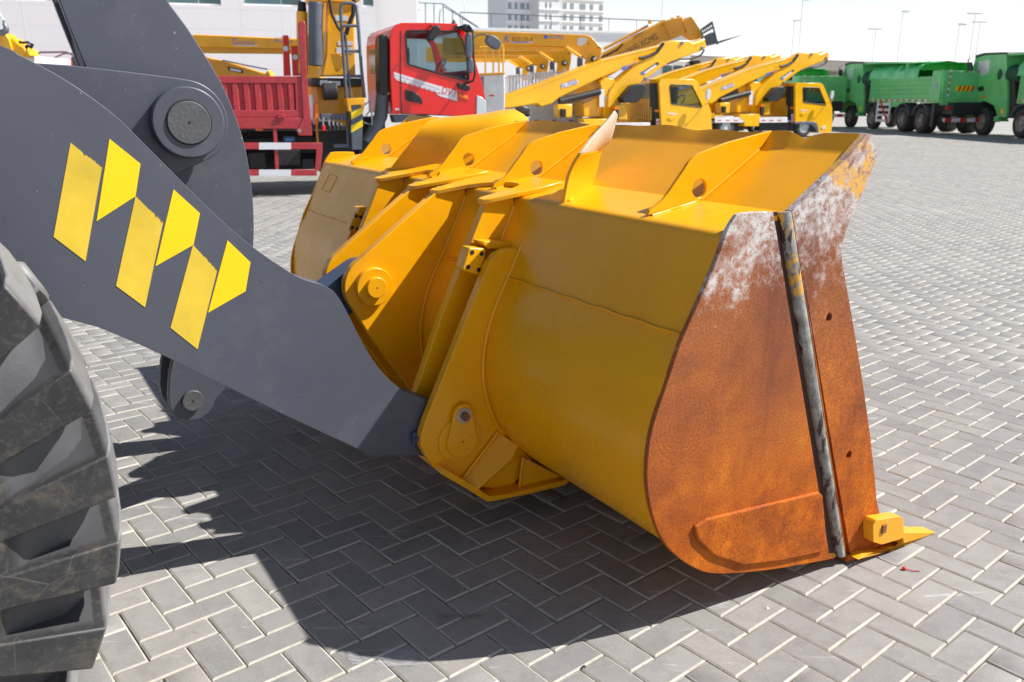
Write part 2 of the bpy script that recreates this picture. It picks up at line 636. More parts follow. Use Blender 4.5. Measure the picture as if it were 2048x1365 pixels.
def rust(name, plate=True):
    t = NT(name)
    o = t.tc.outputs['Object']
    sx = t.n('ShaderNodeSeparateXYZ')
    t.l(o, sx.inputs[0])
    X, Z = sx.outputs[0], sx.outputs[2]
    n1 = t.noise(o, 2.6, 9, 0.62, 0.6)
    fine = t.noise(o, 160, 6, 0.7)
    mid = t.noise(o, 12, 10, 0.7)
    # vertical drips
    mp = t.n('ShaderNodeMapping')
    mp.inputs['Scale'].default_value = (9, 1, 1.1)
    mp.inputs['Rotation'].default_value = (0, -0.12, 0)
    t.l(o, mp.inputs[0])
    drip = t.noise(mp.outputs[0], 1.7, 7, 0.6, 0.4)
    base = t.ramp(t.rng(t.math('ADD', t.math('MULTIPLY', n1, 0.55), t.math('ADD', t.math('MULTIPLY', drip, 0.18), t.math('MULTIPLY', mid, 0.27))), 0.37, 0.63),
                  [(0.0, (0.22, 0.055, 0.012)), (0.35, (0.44, 0.098, 0.010)), (0.7, (0.66, 0.165, 0.008)), (1.0, (0.80, 0.25, 0.012))])
    base = t.mix(t.rng(Z, 0.30, 1.0, 0.0, 0.7), base, (0.31, 0.13, 0.07))
    base = t.mix(t.rng(fine, 0.40, 0.62, 0.0, 0.55), base, (0.10, 0.032, 0.014))
    spk = t.rng(t.noise(o, 95, 5, 0.8), 0.6, 0.68)
    base = t.mix(t.math('MULTIPLY', spk, 0.35), base, (0.72, 0.30, 0.10))
    # long brown stain down the middle, and faint grinding rings low on the plate
    cx = t.math('DIVIDE', t.math('ADD', X, 0.43), 0.17)
    stain = t.math('MULTIPLY', t.math('SUBTRACT', 1.0, t.math('MULTIPLY', cx, cx), clamp=True), t.rng(Z, 0.42, 0.78))
    stain = t.math('MULTIPLY', stain, t.rng(drip, 0.32, 0.62, 0.3, 1.0))
    base = t.mix(t.math('MULTIPLY', stain, 0.72), base, (0.155, 0.052, 0.036))
    strk = t.math('MULTIPLY', t.rng(drip, 0.54, 0.66), 0.28)
    base = t.mix(strk, base, (0.17, 0.05, 0.018))
    rx_ = t.math('ADD', X, 0.80)
    rz_ = t.math('SUBTRACT', Z, 0.66)
    rr_ = t.math('SQRT', t.math('ADD', t.math('MULTIPLY', rx_, rx_), t.math('MULTIPLY', rz_, rz_)))
    wv = t.rng(t.math('SINE', t.math('MULTIPLY', rr_, 420.0)), 0.3, 0.9)
    wv = t.math('MULTIPLY', wv, t.math('MULTIPLY', t.rng(rr_, 0.13, 0.10), t.rng(mid, 0.4, 0.6)))
    base = t.mix(t.math('MULTIPLY', wv, 0.35), base, (0.13, 0.045, 0.02))
    # bare, scuffed grey-white metal near the top
    hz = t.rng(Z, 0.80, 1.24, -0.15, 0.13)
    wm = t.math('ADD', t.math('ADD', t.math('MULTIPLY', n1, 0.40), t.math('MULTIPLY', mid, 0.60)), hz)
    wmask = t.rng(wm, 0.49, 0.60)
    pit = t.rng(t.noise(o, 34, 12, 0.85, 0.5), 0.47, 0.56, 1.0, 0.05)
    wmask = t.math('MULTIPLY', wmask, pit)
    fr = t.math('ADD', t.math('MULTIPLY', t.noise(o, 26, 12, 0.85), 0.9), t.rng(Z, 0.45, 1.2, -0.16, 0.13))
    wmask = t.math('MAXIMUM', wmask, t.math('MULTIPLY', t.rng(fr, 0.54, 0.62), 0.5))
    white = t.mix(mid, (0.40, 0.37, 0.35), (0.78, 0.76, 0.75))
    c = t.mix(wmask, base, white)
    # old yellow paint left near the upper front edge
    ym = t.math('ADD', t.math('ADD', t.rng(t.math('ADD', Z, X), 0.62, 1.12, -0.20, 0.10), t.math('MULTIPLY', t.noise(o, 4.6, 8, 0.66, 0.8), 0.55)), t.math('MULTIPLY', mid, 0.45))
    ymask = t.math('MULTIPLY', t.rng(ym, 0.56, 0.60), t.rng(Z, 0.98, 1.14))
    ymask = t.math('MULTIPLY', ymask, pit)
    c = t.mix(ymask, c, (0.76, 0.40, 0.06))
    # fine scratches
    m2 = t.n('ShaderNodeMapping')
    m2.inputs['Scale'].default_value = (3, 1, 55)
    m2.inputs['Rotation'].default_value = (0, 0.9, 0)
    t.l(o, m2.inputs[0])
    sc = t.rng(t.noise(m2.outputs[0], 3, 8, 0.7), 0.665, 0.70)
    c = t.mix(t.math('MULTIPLY', sc, 0.35), c, (0.62, 0.45, 0.36))
    t.l(c, t.b.inputs['Base Color'])
    t.l(t.rng(wmask, 0, 1, 0.72, 0.5), t.b.inputs['Roughness'])
    t.b.inputs['Specular IOR Level'].default_value = 0.15
    b1 = t.bump(mid, 0.20, 0.01)
    b2 = t.bump(fine, 0.5, 0.0025, b1)
    t.l(b2, t.b.inputs['Normal'])
    return t.m
M['rust'] = rust('rusted steel side plate')

def ridge():
    t = NT('chipped grey bar')
    o = t.tc.outputs['Object']
    n1 = t.noise(o, 7, 9, 0.7, 0.5)
    mp = t.n('ShaderNodeMapping')
    mp.inputs['Scale'].default_value = (22, 22, 5)
    t.l(o, mp.inputs[0])
    n2 = t.noise(mp.outputs[0], 1.5, 8, 0.7)
    sx = t.n('ShaderNodeSeparateXYZ')
    t.l(o, sx.inputs[0])
    c = t.ramp(t.noise(o, 22, 10, 0.8), [(0.35, (0.10, 0.09, 0.08)), (0.48, (0.22, 0.215, 0.20)), (0.68, (0.42, 0.42, 0.40))])
    y = t.math('MULTIPLY', t.rng(n1, 0.5, 0.54), t.rng(sx.outputs[2], 0.72, 0.92))
    c = t.mix(y, c, (0.60, 0.32, 0.045))
    c = t.mix(t.rng(n2, 0.55, 0.585), c, (0.055, 0.025, 0.02))
    t.l(c, t.b.inputs['Base Color'])
    t.b.inputs['Roughness'].default_value = 0.55
    t.l(t.bump(n2, 0.5, 0.004), t.b.inputs['Normal'])
    return t.m
M['ridge'] = ridge()
M['dark_rust_shade'] = mat('dark rust with shade', (0.06, 0.028, 0.02), 0.8, noise=20, bump=0.4, bscale=60)  # dark colour holds shade as well as rust and grime

def loader_rubber():
    t = NT('dusty loader tyre rubber')
    o = t.tc.outputs['Object']
    n1 = t.noise(o, 3.2, 9, 0.68, 0.5)
    mud = t.noise(o, 9, 10, 0.72, 0.8)
    c = t.ramp(n1, [(0.35, (0.016, 0.016, 0.018)), (0.55, (0.028, 0.028, 0.031)), (0.75, (0.062, 0.061, 0.058))])
    c = t.mix(t.math('MULTIPLY', t.rng(mud, 0.52, 0.62), 0.42), c, (0.15, 0.12, 0.085))
    w = t.n('ShaderNodeTexVoronoi', feature='DISTANCE_TO_EDGE')
    w.inputs['Scale'].default_value = 4.5
    mp = t.n('ShaderNodeMix', data_type='VECTOR')
    t.l(o, w.inputs['Vector'])
    line = t.rng(w.outputs['Distance'], 0.0015, 0.005, 0.22, 0.0)
    line = t.math('MULTIPLY', line, t.rng(t.noise(o, 2.1, 4), 0.42, 0.6))
    c = t.mix(line, c, (0.34, 0.31, 0.27))
    c = t.mix(t.math('MULTIPLY', t.rng(t.noise(o, 70, 6, 0.7), 0.52, 0.75), 0.4), c, (0.17, 0.155, 0.13))
    # tread faces: dust, wear and sunlit lightness put into the colour, by radius
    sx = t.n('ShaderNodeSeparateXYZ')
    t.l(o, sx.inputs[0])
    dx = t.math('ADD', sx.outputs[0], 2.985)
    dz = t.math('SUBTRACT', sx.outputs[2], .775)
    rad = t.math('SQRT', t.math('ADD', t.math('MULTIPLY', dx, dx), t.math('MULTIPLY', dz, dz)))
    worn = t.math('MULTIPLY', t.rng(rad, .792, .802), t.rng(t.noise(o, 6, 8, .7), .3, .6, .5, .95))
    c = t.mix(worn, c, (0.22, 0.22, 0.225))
    # lighter blue-grey colour in the hollows between the lugs
    into = t.math('MULTIPLY', t.rng(sx.outputs[1], .112, .135), t.rng(rad, .779, .775))
    c = t.mix(t.math('MULTIPLY', into, .85), c, (0.070, 0.072, 0.080))
    t.l(c, t.b.inputs['Base Color'])
    t.l(t.rng(n1, 0.3, 0.7, 0.42, 0.62), t.b.inputs['Roughness'])
    t.b.inputs['Specular IOR Level'].default_value = 0.6
    b1 = t.bump(t.noise(o, 14, 5), 0.12, 0.01)
    t.l(t.bump(t.noise(o, 210, 5), 0.22, 0.0015, b1), t.b.inputs['Normal'])
    return t.m
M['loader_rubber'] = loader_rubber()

def paver_mat(name, stuff, chamfer):
    t = NT(name)
    geo = t.n('ShaderNodeNewGeometry')
    P = geo.outputs['Position']
    if stuff:
        at = t.n('ShaderNodeAttribute', attribute_name='tone')
        rnd = at.outputs['Fac']
    else:
        oi = t.n('ShaderNodeObjectInfo')
        rnd = oi.outputs['Random']
    n1 = t.noise(P, 0.7, 6, 0.6)
    n2 = t.noise(P, 11, 9, 0.7)
    gr = t.noise(P, 420, 4, 0.7)
    if chamfer:
        c = t.mix(t.rng(n2, 0.35, 0.65), (0.35, 0.33, 0.295), (0.50, 0.475, 0.43))
        cr = t.rng(t.noise(P, 60, 6, 0.8), 0.60, 0.64)
        c = t.mix(t.math('MULTIPLY', cr, 0.6), c, (0.13, 0.115, 0.10))
    else:
        c = t.ramp(rnd, [(0.0, (0.262, 0.257, 0.252)), (0.2, (0.292, 0.285, 0.274)), (0.6, (0.318, 0.311, 0.300)), (0.85, (0.340, 0.326, 0.302)), (1.0, (0.362, 0.354, 0.342))])
        c = t.mix(t.rng(n1, 0.35, 0.65), c, t.mix(1.0, c, (0.84, 0.84, 0.86), 'MULTIPLY'))
        blot = t.rng(t.noise(P, 1.9, 9, 0.72, 0.9), 0.55, 0.66)
        c = t.mix(t.math('MULTIPLY', blot, 0.55), c, t.mix(1.0, c, (0.70, 0.69, 0.70), 'MULTIPLY'))
        edge = t.rng(t.noise(P, 24, 9, 0.8), 0.60, 0.68)
        c = t.mix(t.math('MULTIPLY', edge, 0.5), c, (0.50, 0.48, 0.45))
        c = t.mix(t.math('MULTIPLY', t.rng(n2, 0.46, 0.70), 0.75), c, t.mix(1.0, c, (0.72, 0.715, 0.72), 'MULTIPLY'))
        c = t.mix(t.math('MULTIPLY', t.rng(gr, 0.42, 0.70), 0.5), c, (0.15, 0.145, 0.14))
        lg = t.math('MULTIPLY', t.rng(t.noise(P, 230, 3, 0.6), 0.60, 0.70), 0.35)
        c = t.mix(lg, c, (0.60, 0.58, 0.55))
        # chalky scuffs
        mp = t.n('ShaderNodeMapping')
        mp.inputs['Scale'].default_value = (1.0, 6.0, 1)
        mp.inputs['Rotation'].default_value = (0, 0, 0.12)
        t.l(P, mp.inputs[0])
        sf = t.math('MULTIPLY', t.rng(t.noise(mp.outputs[0], 2.2, 10, 0.78), 0.60, 0.68), 0.5)
        c = t.mix(sf, c, (0.66, 0.65, 0.66))
        # rusty and oily spots
        rs = t.rng(t.noise(P, 2.9, 5, 0.55), 0.735, 0.77)
        c = t.mix(t.math('MULTIPLY', rs, 0.4), c, (0.24, 0.13, 0.07))
    t.l(c, t.b.inputs['Base Color'])
    t.b.inputs['Roughness'].default_value = 0.8
    t.b.inputs['Specular IOR Level'].default_value = 0.3
    b1 = t.bump(gr, 0.35, 0.0012)
    t.l(t.bump(n2, 0.15, 0.004, b1), t.b.inputs['Normal'])
    return t.m
M['paver'] = paver_mat('concrete paver', False, False)
M['paver_edge'] = paver_mat('paver sandy edge', False, True)
M['paver_s'] = paver_mat('concrete pavers', True, False)
M['paver_edge_s'] = paver_mat('pavers sandy edges', True, True)

def yard_far():
    t = NT('distant paving')
    geo = t.n('ShaderNodeNewGeometry')
    P = geo.outputs['Position']
    mp = t.n('ShaderNodeMapping')
    mp.inputs['Scale'].default_value = (1, 1.0, 1)
    mp.inputs['Rotation'].default_value = (0, 0, -0.69)
    t.l(P, mp.inputs[0])
    br = t.n('ShaderNodeTexBrick')
    br.inputs['Scale'].default_value = 5
    br.inputs['Color1'].default_value = (0.30, 0.295, 0.287, 1)
    br.inputs['Color2'].default_value = (0.325, 0.318, 0.306, 1)
    br.inputs['Mortar'].default_value = (0.40, 0.385, 0.355, 1)
    br.inputs['Mortar Size'].default_value = 0.03
    t.l(mp.outputs[0], br.inputs[0])
    n = t.noise(P, 0.25, 8, 0.65)
    c = t.mix(1.0, br.outputs[0], t.ramp(n, [(0.3, (0.88, 0.88, 0.9)), (0.7, (1.08, 1.07, 1.05))]), 'MULTIPLY')
    t.l(c, t.b.inputs['Base Color'])
    t.b.inputs['Roughness'].default_value = 0.85
    return t.m
M['far'] = yard_far()
M['sand'] = mat('dark joint sand', (0.13, 0.115, 0.095), 0.95, noise=30)

# ------------------------------------------------------------------ ground
mb = MB()
mb.add([(-900, -300, -0.0135), (900, -300, -0.0135), (900, 1600, -0.0135), (-900, 1600, -0.0135)], [(0, 1, 2, 3)])
gnd = mb.build('ground', M['sand'], smooth=0, kind='structure')
gnd.data.materials[0] = M['far']
mb = MB()
mb.add([(-1.7, -2.2, -0.009), (1.7, -2.2, -0.009), (26.3, 34, -0.009), (11.2, 34, -0.009), (6.27, 19, -0.009), (-16.1, 19, -0.009)], [(0, 1, 2, 3, 4, 5)])
bed = mb.build('paved_yard', M['sand'], smooth=0, kind='structure')

def poly_in(p, poly):
    x, y = p
    c = False
    j = len(poly) - 1
    for i in range(len(poly)):
        xi, yi = poly[i]
        xj, yj = poly[j]
        if (yi > y) != (yj > y) and x < (xj - xi) * (y - yi) / (yj - yi) + xi:
            c = not c
        j = i
    return c

GA = D2R(39.795)
GT = np.array([-1.20798, 2.27742])
U2 = np.array([math.cos(GA), math.sin(GA)])
V2 = np.array([math.sin(GA), -math.cos(GA)])
HIDE = [[(0, 0), (0, 510), (150, 660), (245, 900), (245, 1130), (180, 1365), (0, 1365)],
        [(0, 0), (110, 632), (450, 780), (740, 910), (870, 940), (972, 1000), (1130, 975), (1345, 1110), (1430, 1148), (1860, 1098), (1750, 1000), (1690, 560), (1752, 300), (1735, 262), (600, 240)]]
pav = []
for m_ in range(-420, 421):
    for n_ in range(-220, 221):
        for typ in (0, 1):
            gx, gy = m_ + 2 * n_, -m_ + 2 * n_
            if typ == 0:
                cx, cy = gx + 0.5, gy + 1.0
            else:
                cx, cy = gx + 2.0, gy + 1.5
            wx = GT[0] + 0.1 * (U2[0] * cx + V2[0] * cy)
            wy = GT[1] + 0.1 * (U2[1] * cx + V2[1] * cy)
            if wy < -2.2 or wy > 34 or abs(wx) > 0.68 * wy + 3.2:
                continue
            if wy > 19 and wx < 0.33 * wy:
                continue
            pav.append((wx, wy, typ))
pav = np.array(pav)
print('pavers', len(pav))
MF = Frame((0, 0, 0), 0)
def score(p):
    if p[1] < 1.0:
        return 0
    u, v = MF.px(p[0], p[1], 0)
    if not (0 < u < 2048 and 0 < v < 1365):
        return 0
    for h in HIDE:
        if poly_in((u, v), h):
            return 0
    return 1.0 / ((p[0] ** 2 + p[1] ** 2 + CAM_H ** 2) ** 1.5)
sc_ = np.array([score(p) if p[1] < 8 else 0 for p in pav])
order = np.argsort(-sc_)
single = set(int(i) for i in order[:299] if sc_[i] > 0)

HX, HY = 0.1 - 0.0018, 0.05 - 0.0018      # half sizes of a laid block; the joint is what is left
CW, CD = 0.0060, 0.0040
def paver_verts(hx, hy):
    v = [(-hx + CW, -hy + CW, 0), (hx - CW, -hy + CW, 0), (hx - CW, hy - CW, 0), (-hx + CW, hy - CW, 0),
         (-hx, -hy, -CD), (hx, -hy, -CD), (hx, hy, -CD), (-hx, hy, -CD),
         (-hx, -hy, -0.028), (hx, -hy, -0.028), (hx, hy, -0.028), (-hx, hy, -0.028)]
    f = [(0, 1, 2, 3)] + [(i, 4 + i, 4 + (i + 1) % 4, (i + 1) % 4) for i in range(4)] + [(4 + i, 8 + i, 8 + (i + 1) % 4, 4 + (i + 1) % 4) for i in range(4)]
    return v, f
pv, pf = paver_verts(HX, HY)
mb = MB()
mb.add(pv, pf[:1], M['paver'])
mb.mats.append(M['paver_edge'])
mb.f += [list(f) for f in pf[1:]]
mb.mi += [1] * 8
pm = mb.build('paver', M['paver'], smooth=0)
pmesh = pm.data
bpy.data.objects.remove(pm)
stuff = []
jit = rng.normal(0, 1, (len(pav), 5))
for i, (wx, wy, typ) in enumerate(pav):
    ang = GA + (math.pi / 2 if typ == 0 else 0) + jit[i, 0] * 0.006
    z = float(np.clip(jit[i, 1], -2, 2)) * 0.0007
    if i in single:
        o = bpy.data.objects.new('paver', pmesh)
        COL.objects.link(o)
        o.parent = bed
        o.location = (wx + jit[i, 3] * 0.0005, wy + jit[i, 4] * 0.0005, z)
        o.rotation_euler = (jit[i, 2] * 0.004, jit[i, 3] * 0.004, ang)
    else:
        stuff.append((wx, wy, z, ang, jit[i, 2] * 0.005, jit[i, 3] * 0.005))
S = np.array(stuff)
lv = np.array(pv)
ca, sa = np.cos(S[:, 3])[:, None], np.sin(S[:, 3])[:, None]
vx = S[:, 0][:, None] + ca * lv[:, 0] - sa * lv[:, 1]
vy = S[:, 1][:, None] + sa * lv[:, 0] + ca * lv[:, 1]
vz = S[:, 2][:, None] + lv[:, 2][None] + S[:, 4][:, None] * lv[:, 1][None] + S[:, 5][:, None] * lv[:, 0][None]
V_ = np.stack([vx, vy, vz], -1).reshape(-1, 3)
fa = np.array(pf)
F_ = (fa[None] + (np.arange(len(S)) * 12)[:, None, None]).reshape(-1, 4)
me = bpy.data.meshes.new('pavers')
me.vertices.add(len(V_))
me.vertices.foreach_set('co', V_.astype('f').ravel())
me.loops.add(F_.size)
me.loops.foreach_set('vertex_index', F_.astype('i').ravel())
me.polygons.add(len(F_))
me.polygons.foreach_set('loop_start', (np.arange(len(F_)) * 4).astype('i'))
me.materials.append(M['paver_s'])
me.materials.append(M['paver_edge_s'])
me.polygons.foreach_set('material_index', np.tile(np.array([0] + [1] * 8, 'i'), len(S)))
me.update(calc_edges=True)
me.validate()
at = me.attributes.new('tone', 'FLOAT', 'FACE')
at.data.foreach_set('value', np.repeat(rng.random(len(S)), 9).astype('f'))
o = bpy.data.objects.new('pavers', me)
COL.objects.link(o)
o.parent = bed
o['kind'] = 'stuff'

# ------------------------------------------------------------------ wheel loader
P0 = ground(1697, 1118, 0.01)
LF = Frame((P0.x, P0.y, 0), 31.7)         # x forward along the machine, y = distance in from the near bucket cheek
loader = empty('wheel_loader', LF, label='wheel loader with dark grey arm, yellow chevrons, big tyre and rusty yellow bucket', cat='wheel loader')
Y_ = M['bucket_yellow']
BW = 3.05
MID = BW / 2

# shell profile (forward, height)
back = smooth_path([(-.806, .916), (-.868, .79), (-.902, .66), (-.902, .53), (-.862, .40), (-.79, .285), (-.70, .215), (-.60, .170), (-.48, .135)], 6)
prof = [(-.452, 1.214), (-.66, 1.178), (-.672, 1.176), (-.683, 1.170), (-.690, 1.160), (-.694, 1.150)] + back + [(-.30, .085), (-.05, .028), (.05, .012)]
def shell(p, y0, y1, th, name, mats_, parent, seg=1, bev=0.0):
    """sheet of thickness th following the profile p, extruded along the bucket's width"""
    P = [Vector(q).to_2d() for q in p]
    inner = []
    for i, q in enumerate(P):
        a = P[max(0, i - 1)]
        b = P[min(len(P) - 1, i + 1)]
        t = (b - a).normalized()
        inner.append(q + Vector((-t.y, t.x)) * th)
    pts = [(q.x, q.y) for q in P] + [(q.x, q.y) for q in reversed(inner)]
    m = MB()
    m.prism(pts, y0, y1)
    return m.build(name, mats_, parent, smooth=40, bevel=bev)
bucket = shell(prof, 0.012, BW - 0.012, 0.014, 'bucket', Y_, loader)
bucket['label'] = 'yellow curved bucket shell'
# upper sheet leaning forward, and the folded lip along its top, dented along the edge
m = MB()
NL = 90
def lip_dz(y):
    d = 0.0
    d -= 0.020 * math.exp(-((y - 0.215) / 0.035) ** 2)
    d -= 0.006 * math.exp(-((y - 0.70) / 0.06) ** 2)
    d += 0.004 * math.sin(y * 9.0) + 0.0025 * math.sin(y * 23.0 + 1)
    return d
rings = []
for i in range(NL + 1):
    y = 0.012 + (BW - 0.024) * i / NL
    dz = lip_dz(y)
    dx = 0.006 * math.sin(y * 7 + 2)
    outer = [(-.455, 1.210), (-.33, 1.286), (-.213, 1.358), (-.203, 1.364), (-.196, 1.372), (-.158 + dx, 1.414 + dz)]
    inn = [(-.150 + dx, 1.408 + dz), (-.186, 1.366), (-.196, 1.354), (-.206, 1.347), (-.32, 1.276), (-.44, 1.20)]
    rings.append([(x, y, z) for x, z in outer + inn])
m.loft(rings, closed=True, cap=True)
m.build('spill_guard', Y_, bucket, smooth=40, label='dented upper guard sheet of the bucket with folded lip')
# weld line along the back
m = MB()
m.tube([(-.809, y, .914 + 0.0015 * math.sin(y * 41)) for y in np.linspace(0.02, BW - 0.02, 120)], 0.0052, 6)
m.build('weld_seam', Y_, bucket, smooth=60)

# side cheeks: rear plate, front cutter plate and the chipped bar between them
side_px = [(1475, 430), (1455, 462), (1437, 512), (1400, 600), (1364, 680), (1351, 716), (1328, 785), (1308, 845), (1297, 900), (1294, 962), (1303, 1022), (1322, 1075), (1350, 1110), (1388, 1136), (1432, 1148), (1520, 1143), (1610, 1129), (1672, 1117)]
top_px = [(1660, 1113), (1547, 424), (1520, 424), (1490, 426)]
side_pts = smooth_path(LF.poly(side_px), 4) + LF.poly(top_px)
front_px = [(1583, 421), (1640, 366), (1690, 318), (1733, 269), (1741, 270), (1748, 290), (1752, 306), (1745, 332), (1712, 410), (1690, 460), (1680, 495), (1682, 525), (1692, 580), (1706, 660), (1724, 770), (1738, 870), (1747, 950), (1751, 1000), (1758, 1030), (1772, 1062), (1782, 1080), (1770, 1096), (1740, 1108), (1700, 1116)]
front_pts = LF.poly(front_px)
# widen the far side of the front plate so that it butts on the bar
def holes_at(*pts):
    return [circle(*LF.at(u, v), 0.0135, 20) for u, v in pts]
hole2 = holes_at((1656, 634), (1696, 909))
for k, yy in enumerate((0.0, BW - 0.016)):
    m = MB().prism(side_pts, yy, yy + 0.016)
    m.build('side_plate', M['rust'] if k == 0 else Y_, bucket, bevel=0.002, seg=1, **({'label': 'rusted rear side plate with scuffed grey top'} if k == 0 else {}))
    m = MB().prism(front_pts, yy - 0.004, yy + 0.02, holes=hole2)
    m.build('side_cutter', M['rust'] if k == 0 else Y_, bucket, **({'label': 'rusted front cutter plate with two holes'} if k == 0 else {}))
for h in hole2:
    cx = sum(p[0] for p in h) / len(h)
    cz = sum(p[1] for p in h) / len(h)
    MB().cyl((cx, 0.0175, cz), (cx, 0.021, cz), 0.0134, seg=20).build('hole_plug', M['sand'], bucket, smooth=40)
b0, b1_ = Vector(LF.at(1571, 424, 0)), Vector(LF.at(1683, 1112, 0))
m = MB()
nb = 14
rings = []
for i in range(nb + 1):
    q = b0.lerp(b1_, i / nb)
    r = 0.0215 - 0.005 * (i / nb)
    cut = []
    for k in range(9):
        t = math.pi * k / 8
        cut.append((q.x - r * math.cos(t), 0.002 - 0.012 * math.sin(t), q.y))
    cut.append((q.x + r, 0.012, q.y))
    cut.append((q.x - r, 0.012, q.y))
    rings.append(cut)
m.loft(rings, closed=True, cap=True)
m.build('edge_bar', M['ridge'], bucket, smooth=30, label='grey chipped bar running down the rusted side')
m = MB().prism(LF.poly([(1535, 426), (1592, 424), (1697, 1114), (1650, 1116)], 0.0), .0125, .018)
m.build('seam_backing', M['dark_rust_shade'], bucket, smooth=0)  # dark strip behind the gap, its shadow and rust both in the colour
# worn welds beside the bar
m = MB()
for off in (0.0235,):
    pth = []
    for i in range(60):
        q = b0.lerp(b1_, i / 59)
        pth.append((q.x + off * (1 - 0.22 * i / 59) + random.uniform(-.0006, .0006), -0.0015, q.y))
    m.tube(pth, 0.0035, 6)
m.build('bar_weld', M['rust'], bucket, smooth=60)
# raised wear pad low on the side plate
pad = fillet(LF.poly([(1384, 1052), (1410, 1036), (1634, 983), (1641, 990), (1650, 1090), (1644, 1102), (1560, 1120), (1482, 1129), (1425, 1110), (1392, 1080)]), [.01, .03, .006, .012, .012, .01, .06, .04, .05, .03], 6)
m = MB().prism(pad, -0.010, 0.004)
m.build('wear_pad', M['rust'], bucket, bevel=0.006, seg=3)
# edge strip between cheek and shell, where the shell's sheet ends
# corner tooth with its adapter
ad = LF
up_jaw = fillet(ad.poly([(1746, 1052), (1753, 1041), (1800, 1033), (1807, 1037), (1808, 1076), (1798, 1080), (1764, 1090), (1747, 1085)], -0.045), 0.006, 3)
m = MB().prism(up_jaw, -0.045, -0.005)
low = ad.poly([(1716, 1120), (1730, 1110), (1778, 1104), (1808, 1098), (1800, 1088), (1806, 1078), (1808, 1066), (1816, 1066), (1867, 1096), (1848, 1106), (1790, 1123)], -0.04)
low = [(x, max(z, 0.0025)) for x, z in low]
m.prism(low, -0.04, 0.012)
tooth = m.build('corner_tooth', M['tooth_yellow'], bucket, bevel=0.006, seg=3, label='yellow corner tooth with rusty square bolt')
bx, bz = ad.at(1768, 1058, -0.047)
MB().box(bx - .011, bx + .011, -0.051, -0.044, bz - .016, bz + .016, M=None).build('square_bolt', M['rust_bolt'], bucket, bevel=0.002)
m = MB()
m.box(-0.02, 0.16, -0.01, BW + 0.01, 0.004, 0.03)
m.build('cutting_edge', M['rust'], bucket, bevel=0.004)

# ribs (gussets) on top of the bucket
rib_px = [(1303, 427), (1306, 437)]
ribp = [(-.662, 1.183), (-.655, 1.198), (-.607, 1.224), (-.585, 1.246), (-.563, 1.271), (-.532, 1.305), (-.512, 1.330), (-.494, 1.345), (-.47, 1.356), (-.355, 1.385), (-.165, 1.416), (-.162, 1.405), (-.205, 1.368), (-.33, 1.289), (-.45, 1.219), (-.455, 1.2165)]
rib_hole = circle(-.463, 1.251, 0.029, 28)
m = MB().prism(ribp, 0.34, 0.352, holes=[rib_hole])
rib = m.build('rib', Y_, bucket, bevel=0.0015, seg=1)
for yy in (1.25, 1.80, 2.71):
    c = rib.copy()
    COL.objects.link(c)
    c.location = (0, yy - 0.346, 0)
    c.parent = bucket
# welds at the rib feet
for yy in (0.346, 0.77, 1.25, 1.80, 2.28, 2.71):
    m = MB()
    for s in (-1, 1):
        k_ = .85 if yy == .77 else 0.0
        m.tube([(x, yy + s * 0.008 + (x + .648) * k_, 1.180 + (x + .65) * 0.173) for x in np.linspace(-.648, -.46, 16)], 0.0055, 6)
        if yy not in (.77, 2.28):
            m.tube([(x, yy + s * 0.008, 1.215 + (x + .455) * 0.61) for x in np.linspace(-.455, -.22, 16)], 0.005, 6)
    m.build('rib_weld', Y_, bucket, smooth=60)
# rib bent over at its tip: grid surface, thick sheet
def sheet(grid, th, name, m_, parent, **kw):
    """grid of points [i][j] made into a thick bent sheet"""
    G = np.array(grid, float)
    du = np.gradient(G, axis=0)
    dv = np.gradient(G, axis=1)
    nrm = np.cross(du, dv)
    nrm /= np.linalg.norm(nrm, axis=2)[..., None]
    A, B = G + nrm * th / 2, G - nrm * th / 2
    ni, nj = G.shape[:2]
    vs = [tuple(p) for p in A.reshape(-1, 3)] + [tuple(p) for p in B.reshape(-1, 3)]
    n = ni * nj
    fs = []
    for i in range(ni - 1):
        for j in range(nj - 1):
            a, b, c, d = i * nj + j, (i + 1) * nj + j, (i + 1) * nj + j + 1, i * nj + j + 1
            fs += [(a, b, c, d), (n + d, n + c, n + b, n + a)]
    for i in range(ni - 1):
        fs += [(i * nj, n + i * nj, n + (i + 1) * nj, (i + 1) * nj), (i * nj + nj - 1, (i + 1) * nj + nj - 1, n + (i + 1) * nj + nj - 1, n + i * nj + nj - 1)]
    for j in range(nj - 1):
        fs += [(j, j + 1, n + j + 1, n + j), ((ni - 1) * nj + j, n + (ni - 1) * nj + j, n + (ni - 1) * nj + j + 1, (ni - 1) * nj + j + 1)]
    return MB().add(vs, fs).build(name, m_, parent, bevel=0.0015, seg=1, smooth=45, **kw)

def edge_pts(px, Ws):
    return [np.array([*LF.at(u, v, w)]) for (u, v), w in zip(px, Ws)]
def P3(u, v, W):
    x, z = LF.at(u, v, W)
    return np.array([x, W, z])
